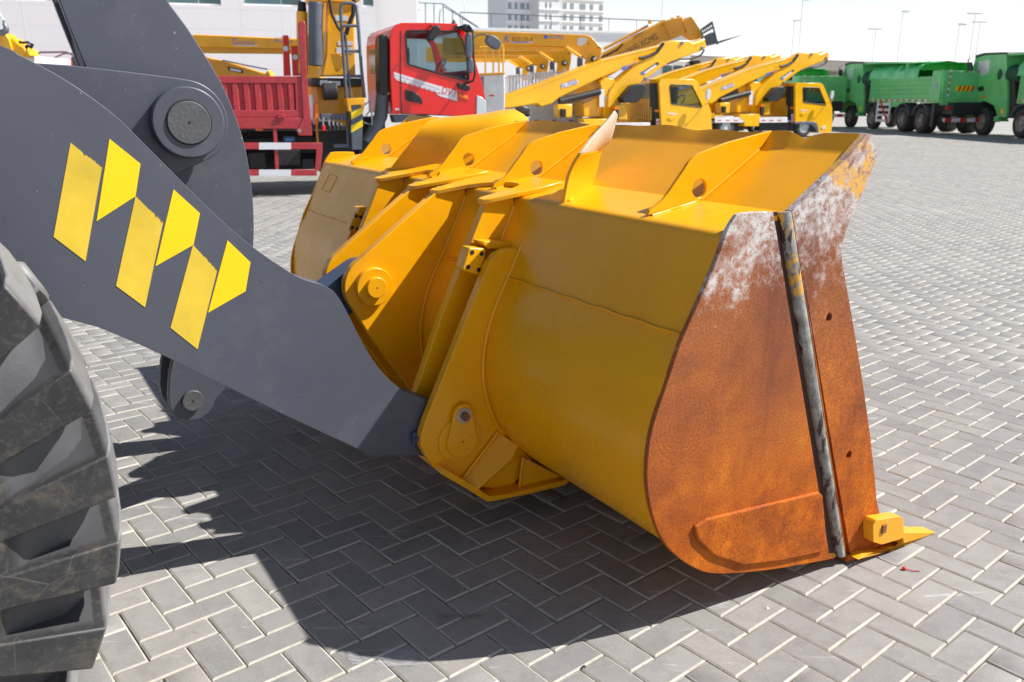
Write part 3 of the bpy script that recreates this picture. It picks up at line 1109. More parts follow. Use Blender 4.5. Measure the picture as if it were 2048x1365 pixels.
# second rib from the near cheek: its front half stands, its upper corner is pulled out towards the camera side
LE = [P3(1125, 412, .768), P3(1129, 385, .764), P3(1136, 352, .757), P3(1147, 327, .748), P3(1160, 307, .738)]
RE = [P3(1183, 378, .925), P3(1187, 358, .922), P3(1192, 338, .915), P3(1196, 318, .905), P3(1201, 298, .892)]
grid = [[a * (1 - k / 4) + b * (k / 4) + np.array([0, -.012 * math.sin(math.pi * k / 4), 0]) for k in range(5)] for a, b in zip(LE, RE)]
def densify(g, n=3):
    cols = [smooth_path([tuple(r[j]) for r in g], n) for j in range(len(g[0]))]
    rows = [[cols[j][i] for j in range(len(cols))] for i in range(len(cols[0]))]
    return [smooth_path(r, 2) for r in rows]
sheet(densify(grid), 0.012, 'bent_rib', Y_, bucket, label='rib whose upper corner is bent outwards')
LE = [P3(1160, 307, .737), P3(1183, 276, .765), P3(1205, 251, .79), P3(1228, 222, .815)]
RE = [P3(1202, 297, .890), P3(1214, 287, .862), P3(1222, 273, .842), P3(1231, 236, .825)]
grid = [[a * (1 - k / 4) + b * (k / 4) + np.array([0, -.010 * math.sin(math.pi * k / 4), 0]) for k in range(5)] for a, b in zip(LE, RE)]
sheet(densify(grid), 0.011, 'bent_tip', M['worn_tan'], bucket, label='scuffed pale tip of the bent rib, torn upwards')
# the strip of that rib that still follows the guard sheet
# fifth rib: bent far over, hiding the lip behind it
C5 = [[(771, 352, 2.26), (815, 346, 2.17), (860, 342, 2.08), (900, 338, 1.99), (930, 334, 1.93)],
      [(796, 318, 2.215), (846, 307, 2.13), (896, 299, 2.04), (945, 292, 1.95), (975, 290, 1.905)],
      [(826, 280, 2.165), (880, 268, 2.09), (935, 261, 2.01), (985, 254, 1.93), (1020, 256, 1.885)],
      [(846, 255, 2.16), (900, 245, 2.10), (955, 240, 2.03), (1005, 233, 1.96), (1046, 244, 1.90)],
      [(864, 240, 2.20), (915, 235, 2.15), (968, 230, 2.08), (1028, 221, 2.01), (1057, 243, 1.945)]]
grid = [[P3(*q) for q in row] for row in C5]
# the top turns towards the sky
for r in (3, 4):
    for j in range(5):
        grid[r][j] = grid[r][j] + np.array([0, 0, 0])
sheet(densify(grid), 0.014, 'bent_rib', Y_, bucket, label='large rib folded flat over the bucket top')
# pronged connector plates lying over the crease
def prong(yc):
    s = 1 if yc < MID else -1
    # outline in (x, y): two prongs pointing back over the hinge plates
    def Q(x, dy):
        return (x, yc + s * dy)
    out = [Q(-.50, -.225), Q(-.62, -.235), Q(-.805, -.215), Q(-.828, -.20), Q(-.828, -.165), Q(-.81, -.152), Q(-.66, -.128), Q(-.615, -.105), Q(-.600, -.065), Q(-.600, -.02), Q(-.612, .03), Q(-.655, .10), Q(-.70, .140), Q(-.815, .158), Q(-.835, .170), Q(-.835, .205), Q(-.815, .222), Q(-.62, .262), Q(-.50, .262)]
    vs = []
    for x, y in out:
        vs.append((x, y, 1.174 + (x + .69) * 0.15))
    for x, y in out:
        vs.append((x, y, 1.192 + (x + .69) * 0.15))
    n = len(out)
    tri = tessellate_polygon([[Vector((x, y, 0)) for x, y in out]])
    fs = [tuple(t) for t in tri] + [tuple(n + a for a in reversed(t)) for t in tri] + [(i, (i + 1) % n, n + (i + 1) % n, n + i) for i in range(n)]
    return MB().add(vs, fs).build('pronged_plate', Y_, bucket, bevel=0.003, seg=2)
prong(1.235)
prong(BW - 1.235)

# centre hinge plates for the tilt link
bossp = LF.poly([(930, 388), (868, 392), (800, 443), (740, 488), (700, 519)], 1.40)
bc = LF.at(745, 572, 1.40)
br = 0.112
low_px = LF.poly([(735, 664), (778, 722), (823, 783), (835, 770)], 1.40)
arc = []
a0 = math.atan2(bossp[-1][1] - bc[1], bossp[-1][0] - bc[0])
pl = LF.at(735, 664, 1.40)
a1 = math.atan2(pl[1] - bc[1], pl[0] - bc[0])
for k in range(15):
    a = D2R(128) + (D2R(215) - D2R(128)) * k / 14
    arc.append((bc[0] + br * math.cos(a), bc[1] + br * math.sin(a)))
shell_side = [(-.80, .30), (-.86, .40), (-.89, .53), (-.892, .66), (-.86, .79), (-.797, .916), (-.695, 1.14)]
cp = [(-.70, 1.185), (-.80, 1.182)] + arc + low_px[:3] + shell_side
for k, yy in enumerate((1.40, BW - 1.44)):
    m = MB().prism(cp, yy, yy + 0.04)
    hp = m.build('centre_hinge_plate', Y_, bucket, bevel=0.003)
m = MB()
m.cyl((bc[0], 1.373, bc[1]), (bc[0], 1.402, bc[1]), 0.073, seg=56)
m.cyl((bc[0], 1.353, bc[1]), (bc[0], 1.375, bc[1]), 0.040, seg=44)
m.build('hinge_boss', Y_, bucket, bevel=0.003)
m = MB().cyl((bc[0], 1.3522, bc[1]), (bc[0], 1.3526, bc[1]), 0.003, seg=12)
m.build('grease_hole', M['black'], bucket)
# welds where the plates meet the shell
def shell_weld(yy, pts, name='hinge_weld'):
    MB().tube([(x, yy, z) for x, z in smooth_path(pts, 5)], 0.008, 7).build(name, Y_, bucket, smooth=60)
wpts = [(-.70, 1.14), (-.75, 1.03), (-.812, .91), (-.872, .79), (-.908, .66), (-.908, .53), (-.868, .395), (-.80, .285)]
for yy in (1.395, 1.030, 2.02, .893, BW - 1.395):
    shell_weld(yy, wpts[(1 if yy < .9 else 0):])

# lift arm ears: outer and inner plate on the near side, mirrored on the far side
ear_px = [(1038, 497), (1012, 499), (992, 509), (979, 526), (962, 566), (905, 708), (866, 806), (852, 840), (843, 870), (842, 893), (851, 912), (868, 936), (925, 972)]
ear_out = LF.poly(ear_px, .896)
eo = ear_out[:]
eo += [(-.80, .10), (-.70, .20), (-.80, .30), (-.86, .40), (-.892, .53), (-.892, .66), (-.86, .79), (-.797, .916)]
inner_px = [(1026, 404), (972, 408), (926, 525), (880, 640), (832, 784)]
ei = LF.poly(inner_px, 1.035)
ei = [(-.70, 1.187)] + ei[1:] + [LF.at(812, 835, 1.035), LF.at(812, 880, 1.035), LF.at(840, 915, 1.035), (-.80, .12), (-.70, .20), (-.80, .30), (-.86, .40), (-.892, .53), (-.892, .66), (-.86, .79), (-.797, .916), (-.695, 1.14)]
for (pl_, ya, nm) in ((eo, .896, 'outer_ear_plate'), (ei, 1.035, 'inner_ear_plate')):
    for yy in (ya, BW - ya - 0.036):
        MB().prism(pl_, yy, yy + 0.036).build(nm, Y_, bucket, bevel=0.003)
# flange along the top of the outer ear
f0 = LF.at(1010, 493, .896)
# pin cap with keeper, washer and bolt
pc = LF.at(919, 879, .896)
bp_ = LF.at(921, 827, .896)
m = MB()
m.cyl((pc[0], .887, pc[1]), (pc[0], .896, pc[1]), 0.079, seg=48)
m.cyl((pc[0], .8885, pc[1]), (pc[0], .896, pc[1]), 0.085, seg=48)
m.build('pin_collar', Y_, bucket, bevel=0.002)
kp = []
for k in range(17):
    a = D2R(180 + 10) + D2R(160 + 10) * k / 16 - D2R(5)
    kp.append((pc[0] + .060 * math.cos(a), pc[1] + .060 * math.sin(a)))
for k in range(13):
    a = D2R(5) + D2R(170) * k / 12
    kp.append((bp_[0] + .037 * math.cos(a), bp_[1] + .004 + .037 * math.sin(a)))
m = MB().prism(kp, .872, .888)
m.build('pin_keeper', Y_, bucket, bevel=0.003)
m = MB().cyl((pc[0], .8695, pc[1]), (pc[0], .873, pc[1]), 0.035, seg=36)
m.build('pin_end', Y_, bucket, bevel=0.0015)
MB().cyl((pc[0], .8690, pc[1]), (pc[0], .8694, pc[1]), 0.0035, seg=12).build('grease_hole', M['black'], bucket)
MB().cyl((bp_[0], .866, bp_[1]), (bp_[0], .8725, bp_[1]), 0.028, seg=28).build('washer', M['bolt'], bucket, bevel=0.001)
MB().cyl((bp_[0] + .001, .852, bp_[1] - .002), (bp_[0] + .001, .867, bp_[1] - .002), 0.016, seg=6).build('bolt', M['rust_bolt'], bucket, bevel=0.0015)
# lower gusset bent off the ear, and the heel plate under it
g = [LF.at(996, 864, .90), LF.at(1036, 892, .86), LF.at(1022, 922, .85), LF.at(955, 983, .86), LF.at(925, 958, .90)]
pts3 = [(g[0][0], .892, g[0][1]), (g[1][0], .80, g[1][1]), (g[2][0], .79, g[2][1]), (g[3][0], .80, g[3][1]), (g[4][0], .892, g[4][1])]
gA = [P3(996, 864, .893), P3(1037, 892, .84), P3(1024, 918, .83), P3(950, 984, .825), P3(923, 960, .893)]
vs = [tuple(p) for p in gA] + [tuple(p + np.array([.012, .01, -.008])) for p in gA]
MB().add(vs, [(0, 1, 2, 3, 4), (9, 8, 7, 6, 5)] + [(i, i + 5, (i + 1) % 5 + 5, (i + 1) % 5) for i in range(5)]).build('lower_gusset', Y_, bucket, bevel=0.002)
MB().tube([tuple(P3(997 - i * 7.1, 864 + i * 9.3, .886)) for i in range(11)], .006, 7).build('gusset_weld', Y_, bucket, smooth=60)
h0 = [P3(868, 937, .894), P3(925, 971, .87), P3(950, 988, .85), P3(972, 1002, .84), P3(1010, 999, .83), P3(1040, 992, .83), P3(1135, 968, .83)]
heel = [(x, max(z, 0.006)) for x, w_, z in h0]
hp2 = heel + [(x + .012, z + 0.018) for x, z in reversed(heel)]
MB().prism(hp2, .83, 1.10).build('heel_plate', Y_, bucket, bevel=0.002)
MB().prism(hp2, BW - 1.10, BW - .83).build('heel_plate', Y_, bucket, bevel=0.002)
# web coloured dark for grime and shade, and triangular stiffener under the shell
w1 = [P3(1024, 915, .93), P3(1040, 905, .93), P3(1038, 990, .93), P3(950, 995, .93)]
MB().prism([(x, z) for x, w_, z in w1], .93, .95).build('heel_web', M['dark_rust_shade'], bucket)
w2 = [P3(1050, 917, .865), P3(1140, 962, .865), P3(1130, 972, .865), P3(1040, 993, .865)]
MB().prism([(x, max(z, .014)) for x, w_, z in w2], .865, .885).build('heel_stiffener', Y_, bucket, bevel=0.003)
m = MB()
q0, q1 = P3(1046, 915, .862), P3(1037, 990, .862)
m.tube([tuple(q0), tuple(q1)], .006, 7)
m.build('stiffener_weld', Y_, bucket, smooth=60)
# stop blocks with four holes, one between each pair of ears
def stop_block(px, y0, lug):
    m = MB().prism(fillet(LF.poly(px, y0), .010, 4), y0, y0 + .055)
    b = m.build('stop_block', Y_, bucket, bevel=0.006, seg=3)
    P = [Vector(q) for q in LF.poly(px, y0)]
    for s_ in (.23, .77):
        for t_ in (.2, .8):
            q = (P[0] * (1 - s_) + P[1] * s_) * (1 - t_) + (P[3] * (1 - s_) + P[2] * s_) * t_
            MB().cyl((q.x, y0 - .0012, q.y), (q.x, y0 + .001, q.y), .0082, seg=18).build('block_hole', M['black'], bucket, smooth=0)
    MB().prism(fillet(LF.poly(lug, y0 + .012), .008, 3), y0 + .012, y0 + .085).build('block_bracket', Y_, bucket, bevel=0.004)
stop_block([(939, 495), (973, 498), (965, 554), (924, 541)], .945, [(962, 483), (1025, 486), (1034, 498), (975, 498)])
stop_block([(712, 424), (727, 427), (717, 468), (697, 462)], 2.06, [(716, 416), (738, 415), (740, 424), (724, 427)])
# faint rectangular weld outline at the far end of the back
m = MB()
rp = [LF.at(*p, 2.75) for p in ((657, 352), (674, 353), (660, 384), (642, 381))]
def on_back(u, v):
    A, B = Vector((-.694, 0, 1.15)), Vector((-.806, 0, .916))
    d = ray(u, v)
    dl = Vector((d.dot(LF.x), d.dot(LF.y), d.z))
    oc = CO - LF.o
    ol = Vector((oc.dot(LF.x), oc.dot(LF.y), CO.z))
    n = (B - A).cross(Vector((0, 1, 0)))
    t = (A - ol).dot(n) / dl.dot(n)
    return ol + dl * t
rect = [on_back(*p) for p in ((659, 349), (675, 354), (660, 385), (643, 380))]
m.tube(rect[:], .003, 6)
m.tube([rect[3], rect[0]], .003, 6)
m.build('patch_weld', Y_, bucket, smooth=60)

# ---- lift arm
Gm = M['grey']
arm_top = [(0, 91), (34, 108), (79, 131), (138, 165), (193, 203), (241, 241), (293, 293), (344, 344), (413, 413), (475, 470), (520, 505), (560, 532), (600, 556), (650, 571)]
arm_dip = [(665, 581), (680, 600), (700, 637), (727, 690), (760, 740), (805, 781), (868, 803)]
arm_bot = [(838, 911), (780, 912), (745, 911), (733, 907), (700, 891), (650, 868), (560, 826), (450, 772), (330, 713), (280, 690), (200, 656), (118, 634)]
A_ = .945
pinr = LF.at(919, 879, A_)
topp = smooth_path([(-4.0, 2.02), (-3.4, 2.0), (-2.9, 1.90), (-2.5, 1.74)] + LF.poly(arm_top, A_), 4)[:-1]
dip = smooth_path(LF.poly(arm_dip, A_), 4)
endc = [(pinr[0] + .105 * math.cos(a), pinr[1] + .105 * math.sin(a)) for a in np.linspace(D2R(95), D2R(-100), 16)]
bot = LF.poly(arm_bot, A_) + [(-2.35, .99), (-2.7, 1.16), (-3.2, 1.45), (-3.8, 1.65), (-4.05, 1.8)]
armp = topp + dip[:-2] + endc + bot
arm = MB().prism(armp, A_, A_ + .085).build('lift_arm', Gm, loader, bevel=0.003, label='near grey lift arm with six yellow chevron stickers')
arm2 = MB().prism(armp, BW - A_ - .085, BW - A_).build('lift_arm', Gm, loader, bevel=0.003)
# pin boss and grease block at the arm's end
m = MB()
gb = LF.at(832, 873, A_)
m.box(gb[0] - .02, gb[0] + .02, A_ - .02, A_ + .002, gb[1] - .022, gb[1] + .022)
m.build('grease_block', M['navy'], arm, bevel=0.004)
MB().cyl((gb[0] - .006, A_ - .03, gb[1]), (gb[0] - .006, A_ - .019, gb[1]), .008, seg=12).build('grease_nipple', M['navy'], arm)
# stickers
def sticker(px, m_, torn=()):
    pts = LF.poly(px, A_ - .0006)
    out = []
    for i in range(4):
        a, b = pts[i], pts[(i + 1) % 4]
        out.append(a)
        if i in torn:
            for k in range(1, 26):
                t = k / 26
                j = random.uniform(-.0012, .0035) if t > .35 else random.uniform(-.0006, .0006)
                if random.random() < 0.12 and t > .4:
                    j = -.0075
                out.append((a[0] + (b[0] - a[0]) * t, a[1] + (b[1] - a[1]) * t + j))
    n = len(out)
    tri = tessellate_polygon([[Vector((x, z, 0)) for x, z in out]])
    vs = [(x, A_ - .0012, z) for x, z in out] + [(x, A_ - .0001, z) for x, z in out]
    fs = [tuple(t) for t in tri] + [(i, (i + 1) % n, n + (i + 1) % n, n + i) for i in range(n)]
    return MB().add(vs, fs).build('chevron_sticker', m_, arm, smooth=0, label='faded yellow sticker with torn upper edge' if torn else 'bright yellow sticker')
sticker([(141, 286), (204, 336), (171, 523), (107, 474)], M['sticker_dull'], (0,))
sticker([(219, 278), (281, 328), (271, 393), (193, 443)], M['sticker_bright'])
sticker([(271, 393), (326, 446), (290, 615), (232, 572)], M['sticker_dull'], (0,))
sticker([(347, 379), (400, 427), (387, 490), (311, 533)], M['sticker_bright'])
sticker([(386, 490), (434, 543), (395, 699), (341, 656)], M['sticker_dull'], (0,))
sticker([(455, 481), (501, 525), (491, 583), (416, 626)], M['sticker_bright'])

# ---- bracket holding the rocker, with its big pin
PY = 1.345
pc2 = LF.at(372, 245, PY)
brk = LF.poly([(60, 126), (140, 131), (250, 143), (360, 157)], PY)
arc = [(pc2[0] + .132 * math.cos(a), pc2[1] + .132 * math.sin(a)) for a in np.linspace(D2R(86), D2R(-62), 18)]
brk += arc + LF.poly([(346, 352), (300, 400), (150, 420), (60, 300)], PY)
for yy in (PY, BW - PY - .035):
    bk = MB().prism(brk, yy, yy + .035).build('rocker_bracket', Gm, loader, bevel=0.003)
m = MB()
m.cyl((pc2[0], PY - .045, pc2[1]), (pc2[0], PY + .002, pc2[1]), .110, seg=64)
m.build('pin_boss', Gm, loader, bevel=0.005, seg=3)
m = MB()
m.cyl((pc2[0], PY - .052, pc2[1]), (pc2[0], PY - .040, pc2[1]), .066, seg=56)
m.build('pivot_pin', M['pin_steel'], loader, bevel=0.002)
MB().cyl((pc2[0], PY - .0528, pc2[1]), (pc2[0], PY - .0522, pc2[1]), .0045, seg=12).build('grease_hole', M['black'], loader)
m = MB()
rr_ = []
for r_, y_ in ((.066, -.0455), (.0705, -.0455), (.0705, -.0449), (.066, -.0449)):
    rr_.append([(pc2[0] + r_ * math.cos(a), PY + y_, pc2[1] + r_ * math.sin(a)) for a in np.linspace(0, 2 * math.pi, 49)[:-1]])
m.loft(rr_, closed=True)
m.build('pin_gap', M['black'], loader)
# cross tube between the arms
xt = MB()
xt.cyl((-2.25, A_ + .08, 1.42), (-2.25, BW - A_ - .08, 1.42), .15, seg=40)
xt.build('cross_tube', Gm, loader)
# ---- rocker: two curved plates
RY = 1.43
rk_r = [(290, -190), (312, -60), (335, 0), (352, 25), (376, 58), (400, 95), (424, 133), (445, 170), (463, 212), (480, 258), (492, 302), (500, 350), (506, 400), (508, 450), (507, 490), (500, 560), (490, 640), (476, 710), (462, 765)]
rk_l = [(337, 795), (340, 745), (352, 690), (340, 600), (310, 500), (280, 420), (240, 320), (200, 220), (172, 137), (145, 70), (118, 0), (95, -70), (55, -190)]
e = LF.at(385, 800, RY)
endr = [(e[0] + .078 * math.cos(a), e[1] + .078 * math.sin(a)) for a in np.linspace(D2R(-12), D2R(-175), 14)]
rkp = smooth_path(LF.poly(rk_r, RY), 3) + endr + smooth_path(LF.poly(rk_l, RY), 3)
for yy in (RY, BW - RY - .035):
    MB().prism(rkp, yy, yy + .035).build('rocker_plate', Gm, loader, bevel=0.003, label='curved grey rocker plate')
# edge liner seen between the plates
m = MB().cyl((e[0], RY - .016, e[1]), (e[0], BW - RY + .016, e[1]), .037, seg=36)
m.build('lower_pin', M['pin_steel'], loader, bevel=0.002)
MB().cyl((e[0], RY - .0168, e[1]), (e[0], RY - .0162, e[1]), .004, seg=12).build('grease_hole', M['black'], loader)
# link from the rocker's foot to the bucket hinge
m = MB()
c1, c2 = Vector(e), Vector(bc)
dd = (c2 - c1).normalized()
nn = Vector((-dd.y, dd.x))
lk = []
for k in range(13):
    a = math.atan2(nn.y, nn.x) + math.pi * k / 12
    lk.append((c1.x + .045 * math.cos(a), c1.y + .045 * math.sin(a)))
for k in range(13):
    a = math.atan2(-nn.y, -nn.x) + math.pi * k / 12
    lk.append((c2.x + .085 * math.cos(a), c2.y + .085 * math.sin(a)))
m.prism(lk, 1.475, 1.575)
m.build('tilt_link', M['navy'], loader, bevel=0.006)
# tilt cylinder going back from the rocker's top (beyond the frame)
m = MB()
m.cyl((-2.05, MID, 2.15), (-3.3, MID, 1.95), .075, seg=32)
m.cyl((-1.95, MID - .09, 2.16), (-1.95, MID + .09, 2.16), .09, seg=32)
m.build('tilt_cylinder', Gm, loader, bevel=0.004)

# ---- front frame, axle
m = MB()
m.prism([(-4.2, .75), (-2.55, .75), (-2.5, 1.0), (-2.7, 1.5), (-3.4, 1.9), (-4.2, 1.9)], 1.12, BW - 1.12)
m.build('front_frame', Gm, loader, bevel=0.01)
m = MB()
m.cyl((-2.965, .45, .80), (-2.965, BW - .45, .80), .17, seg=32)
m.build('axle', Gm, loader)

# ---- tyres
TC, TR = Vector((-2.985, 0, .775)), .805
def tyre(y_out, sgn):
    """y_out = outer side wall; sgn +1 when the tread runs to larger y"""
    prof_ = [(.30, .06), (.40, .012), (.50, -.006), (.60, -.006), (.611, .006), (.635, .030), (.68, .050), (.73, .064), (.762, .10), (.775, .17), (.778, .30), (.775, .43), (.762, .50), (.73, .536), (.68, .550), (.635, .57), (.611, .594), (.60, .606), (.50, .606), (.40, .588), (.30, .54)]
    n = 132
    rings = []
    for i in range(n + 1):
        a = 2 * math.pi * i / n
        rings.append([(TC.x + r * math.cos(a), y_out + sgn * d, TC.z + r * math.sin(a)) for r, d in prof_])
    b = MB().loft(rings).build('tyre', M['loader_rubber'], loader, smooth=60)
    NL_ = 27
    m = MB()
    for side in (0, 1):
        # cross-section stations: (distance in, inner radius, outer radius, angular half width front, rear, skew)
        st = [(-.0075, .52, .797, .057, .057, 0.0), (.045, .61, .809, .057, .057, .006), (.11, .69, .816, .056, .056, .028), (.20, .71, .821, .054, .054, .066), (.285, .72, .821, .044, .044, .10)]
        ph = 0.0 if side == 0 else math.pi / NL_
        ref_rings = []
        for d, ri, ro, hf, hr, sk in st:
            dd_ = d if side == 0 else .60 - d
            ring = []
            for (rr, aa) in ((ri, -hr * 1.05), (ri, hf * 1.05), (ro, hf), (ro, -hr)):
                # slanted lug sides: the lower edge trails
                lean = (ro - rr) * 0.40
                a = aa + sk - lean
                ring.append((rr, a + ph, dd_))
            ref_rings.append(ring)
        m_one = ref_rings
        for L in range(NL_):
            a0 = 2 * math.pi * L / NL_ + 0.05
            rings = [[(TC.x + r * math.cos(a + a0), y_out + sgn * d, TC.z + r * math.sin(a + a0)) for r, a, d in ring] for ring in m_one]
            lm = MB().loft(rings, closed=True, cap=True)
            if sgn > 0 and side == 0:
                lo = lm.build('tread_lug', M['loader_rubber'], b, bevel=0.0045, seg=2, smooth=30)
            else:
                m.add(lm.v, lm.f)
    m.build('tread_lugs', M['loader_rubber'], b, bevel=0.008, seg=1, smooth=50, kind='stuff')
    mm = MB()
    mm.cyl((TC.x, y_out + sgn * .10, TC.z), (TC.x, y_out + sgn * .50, TC.z), .315, seg=40)
    mm.cyl((TC.x, y_out + sgn * .04, TC.z), (TC.x, y_out + sgn * .12, TC.z), .14, seg=24)
    mm.build('wheel_rim', M['yellow'], b, bevel=0.01)
    return b
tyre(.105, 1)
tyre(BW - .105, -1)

# ------------------------------------------------------------------ buildings and structures behind
def wall_quad_frame(u, v, depth_y, deg):
    d = ray(u, v)
    t = depth_y / d.y
    p = CO + d * t
    return Frame((p.x, p.y, 0), deg)

# white hall behind the red truck
HF = wall_quad_frame(757, 180, 30.0, 16)           # corner nearest on the right; wall runs back to the left
win_px = [((330, -60), (436, -60), (436, 10), (330, 10)), ((489, -60), (598, -60), (598, 12), (489, 12)), ((727, -20), (746, -20), (746, 14), (727, 14))]
wins = [HF.poly(w) for w in win_px]
rects = []
for w in wins:
    x0, x1 = min(w[0][0], w[3][0]), max(w[1][0], w[2][0])
    z0 = (w[2][1] + w[3][1]) / 2
    rects.append((x0, x1, z0, min(z0 + (1.7 if x1 - x0 > 1 else 0.9), 7.3)))
W_ = rects[0][1] - rects[0][0]
pit_ = rects[1][0] - rects[0][0]
for k in range(1, 8):
    rects.append((rects[0][0] - pit_ * k, rects[0][1] - pit_ * k, rects[0][2], rects[0][3]))
hall = empty('warehouse', HF, label='long white hall with a row of dark windows behind the red truck', cat='building')
x1h = 0.0
outer = [(-44, -0.1), (x1h, -0.1), (x1h, 8.4), (-44, 8.4)]
MB().prism(outer, 0, 0.25, holes=[[(a, c), (b, c), (b, d), (a, d)] for a, b, c, d in rects]).build('wall', M['wall_white'], hall, smooth=0)
MB().box(-44, 0, 12.75, 13, -0.1, 8.4).box(-44, -43.75, 0.25, 12.75, -0.1, 8.4).build('rear_wall', M['wall_white'], hall, smooth=0)
MB().box(-44.2, 0.2, -0.12, 13.2, 8.4, 8.7).build('roof', M['parapet'], hall, smooth=0)
for a, b, c, d in rects:
    fr = MB().box(a, b, 0.12, 0.17, c, d).build('window', M['dark_glass'], hall, smooth=0)
    MB().box(a - .02, b + .02, 0.06, 0.12, c - .02, c + .05).build('window_frame', M['parapet'], fr, smooth=0)
m = MB()
for x in np.arange(-43, 0, 1.25):
    m.box(x - .006, x + .006, -.003, .002, 0, 8.4)
for z in np.arange(.6, 8.4, .6):
    m.box(-44, 0, -.0025, .002, z - .005, z + .005)
m.build('cladding_joints', M['wall_white'], hall, smooth=0, kind='stuff')
# shaded stair block beyond the corner
EF = Frame(HF.o, 14)
sb_x = 2.6
blk = empty('stair_block', HF, label='tall white block at the corner of the hall, behind the red cab', cat='building')
MB().box(0.002, 1.55, 0.9, 9, -0.1, 9.2).build('wall', M['wall_white'], blk, smooth=0)
m = MB()
m.box(1.551, 1.6, 0.95, 1.2, 0, 9.2)
m.build('corner_trim', M['parapet'], blk, smooth=0)

# lower white building with a railing, running right behind the cranes
LB = wall_quad_frame(835, 60, 52.0, 18)
zt = CO.z + (ray(1100, 57).z / ray(1100, 57).y) * 52.0
low = empty('low_building', LB, label='low white building with a roof railing behind the yellow crane booms', cat='building')
xr = (ray(1452, 60).x / ray(1452, 60).y - ray(835, 60).x / ray(835, 60).y) * 52.0
MB().box(0, xr, 0, 14, -0.1, zt).build('wall', M['wall_white'], low, smooth=0)
MB().box(-.1, xr + .1, -.12, 14.1, zt, zt + .12).build('roof_edge', M['parapet'], low, smooth=0)
m = MB()
m.tube([(2.6, .2, zt + .95), (xr, .2, zt + .78)], .03, 6)
m.build('handrail', M['bluegrey'], low)
for k in range(9):
    x = 2.6 + (xr - 2.6) * k / 8
    MB().cyl((x, .2, zt + .1), (x, .2, zt + .94 - .02 * k), .02, seg=6).build('railing_post', M['bluegrey'], low)
# outside stair with rails climbing to the white hall
st = empty('outside_stair', LB, label='thin grey stair railing rising against the pale sky behind the red cab', cat='stair railing')
m = MB()
def lbp(u, v, y=1.0):
    x, z = LB.at(u, v, y)
    return (x, y, z)
for pth in ([(835, 58), (835, 6), (885, 8), (965, 60)], [(877, 60), (880, 22), (888, 14), (966, 62)], [(851, 6), (851, 60)], [(868, 7), (868, 60)], [(886, 8), (888, 60)], [(838, 20), (820, 34), (812, 60)], [(905, 22), (905, 60)], [(925, 37), (925, 60)]):
    m.tube([lbp(*p) for p in pth], .028, 6)
m.build('rail', M['bluegrey'], st)
MB().box(lbp(835, 58)[0], lbp(890, 58)[0], .95, 1.6, zt, zt + .15).build('landing', M['parapet'], st)
pass

# elevated road on the right
OV = wall_quad_frame(1440, 120, 95.0, 36)
ov = empty('overpass', OV, label='long pale elevated road behind the green dump trucks', cat='bridge')
kx = 105.0 / ray(1440, 100).y
def ovp(u, v):
    return OV.at(u, v)
top = OV.poly([(1300, 84), (1440, 94), (1660, 107), (1900, 116), (2120, 126), (2400, 140)])
botm = OV.poly([(2400, 152), (2120, 141), (1940, 133), (1700, 122), (1440, 113), (1300, 107)])
MB().prism(top + botm, 0, 12).build('deck', M['parapet'], ov, smooth=0)
g0 = OV.poly([(1300, 107.5), (1440, 113.5), (1700, 122.5), (1940, 133.5), (2120, 141.5), (2400, 152.5)])
g1 = OV.poly([(2400, 172), (2120, 160), (1940, 153), (1700, 141), (1440, 131), (1300, 128)])
MB().prism(g0 + g1, 1.2, 10.8).build('girder', M['beige'], ov, smooth=0)
for u in (1330, 1465, 1600, 1745, 1890, 2060, 2250):
    x, z = OV.at(u, 150)
    MB().box(x - 1.1, x + 1.1, 3, 9, -0.1, z + .6).build('pier', M['beige'], ov)
# a darker boundary wall and low sheds under it
bw = empty('boundary_wall', OV, label='white boundary wall under the elevated road behind the green trucks', cat='wall')
xa, xb = OV.at(1300, 170, -8)[0], OV.at(2200, 170, -8)[0]
MB().box(xa, xb, -8.4, -8, -.1, 3.1).build('wall_panel', M['parapet'], bw, smooth=0)
MB().box(xa, xb, -8.5, -7.9, 3.1, 3.25).build('coping', M['beige'], bw, smooth=0)

# apartment towers far away
def tower(u0, u1, dep, mw, lab, cols, cat='apartment tower', hgt=95, sidew=0):
    f = wall_quad_frame(u0, 150, dep, 24)
    wdt = (ray(u1, 150).x / ray(u1, 150).y - ray(u0, 150).x / ray(u0, 150).y) * dep / math.cos(D2R(24)) * 1.015
    t = empty('apartment_tower', f, label=lab, cat=cat, group='apartment towers on the skyline')
    MB().box(0, wdt, 0, 16, -0.1, hgt).build('wall', mw, t, smooth=0)
    mwn, msl = MB(), MB()
    fl = 3.55
    for k in range(int(hgt / fl)):
        z = 1.2 + k * fl
        for c0, c1 in cols:
            mwn.box(wdt * c0, wdt * c1, -.12, -.04, z, z + 1.9)
        msl.box(0, wdt, -.35, .0, z - .5, z - .25)
    mwn.build('windows', M['far_glass'], t, smooth=0, kind='stuff')
    msl.build('floor_bands', M['parapet'], t, smooth=0, kind='stuff')
    return t
tower(1013, 1076, 300, M['tower_grey'], 'grey apartment tower, leftmost of the three towers on the skyline', [(.05, .15), (.25, .33), (.42, .56), (.62, .7), (.85, .97)])
tower(1077, 1120, 298, M['white'], 'plain white apartment tower between the grey and the beige tower', [(.30, .36), (.50, .56)])
tower(1121, 1208, 302, M['tower_beige'], 'beige apartment tower, rightmost of the three towers on the skyline', [(.03, .12), (.2, .28), (.42, .55), (.66, .73), (.88, .96)])

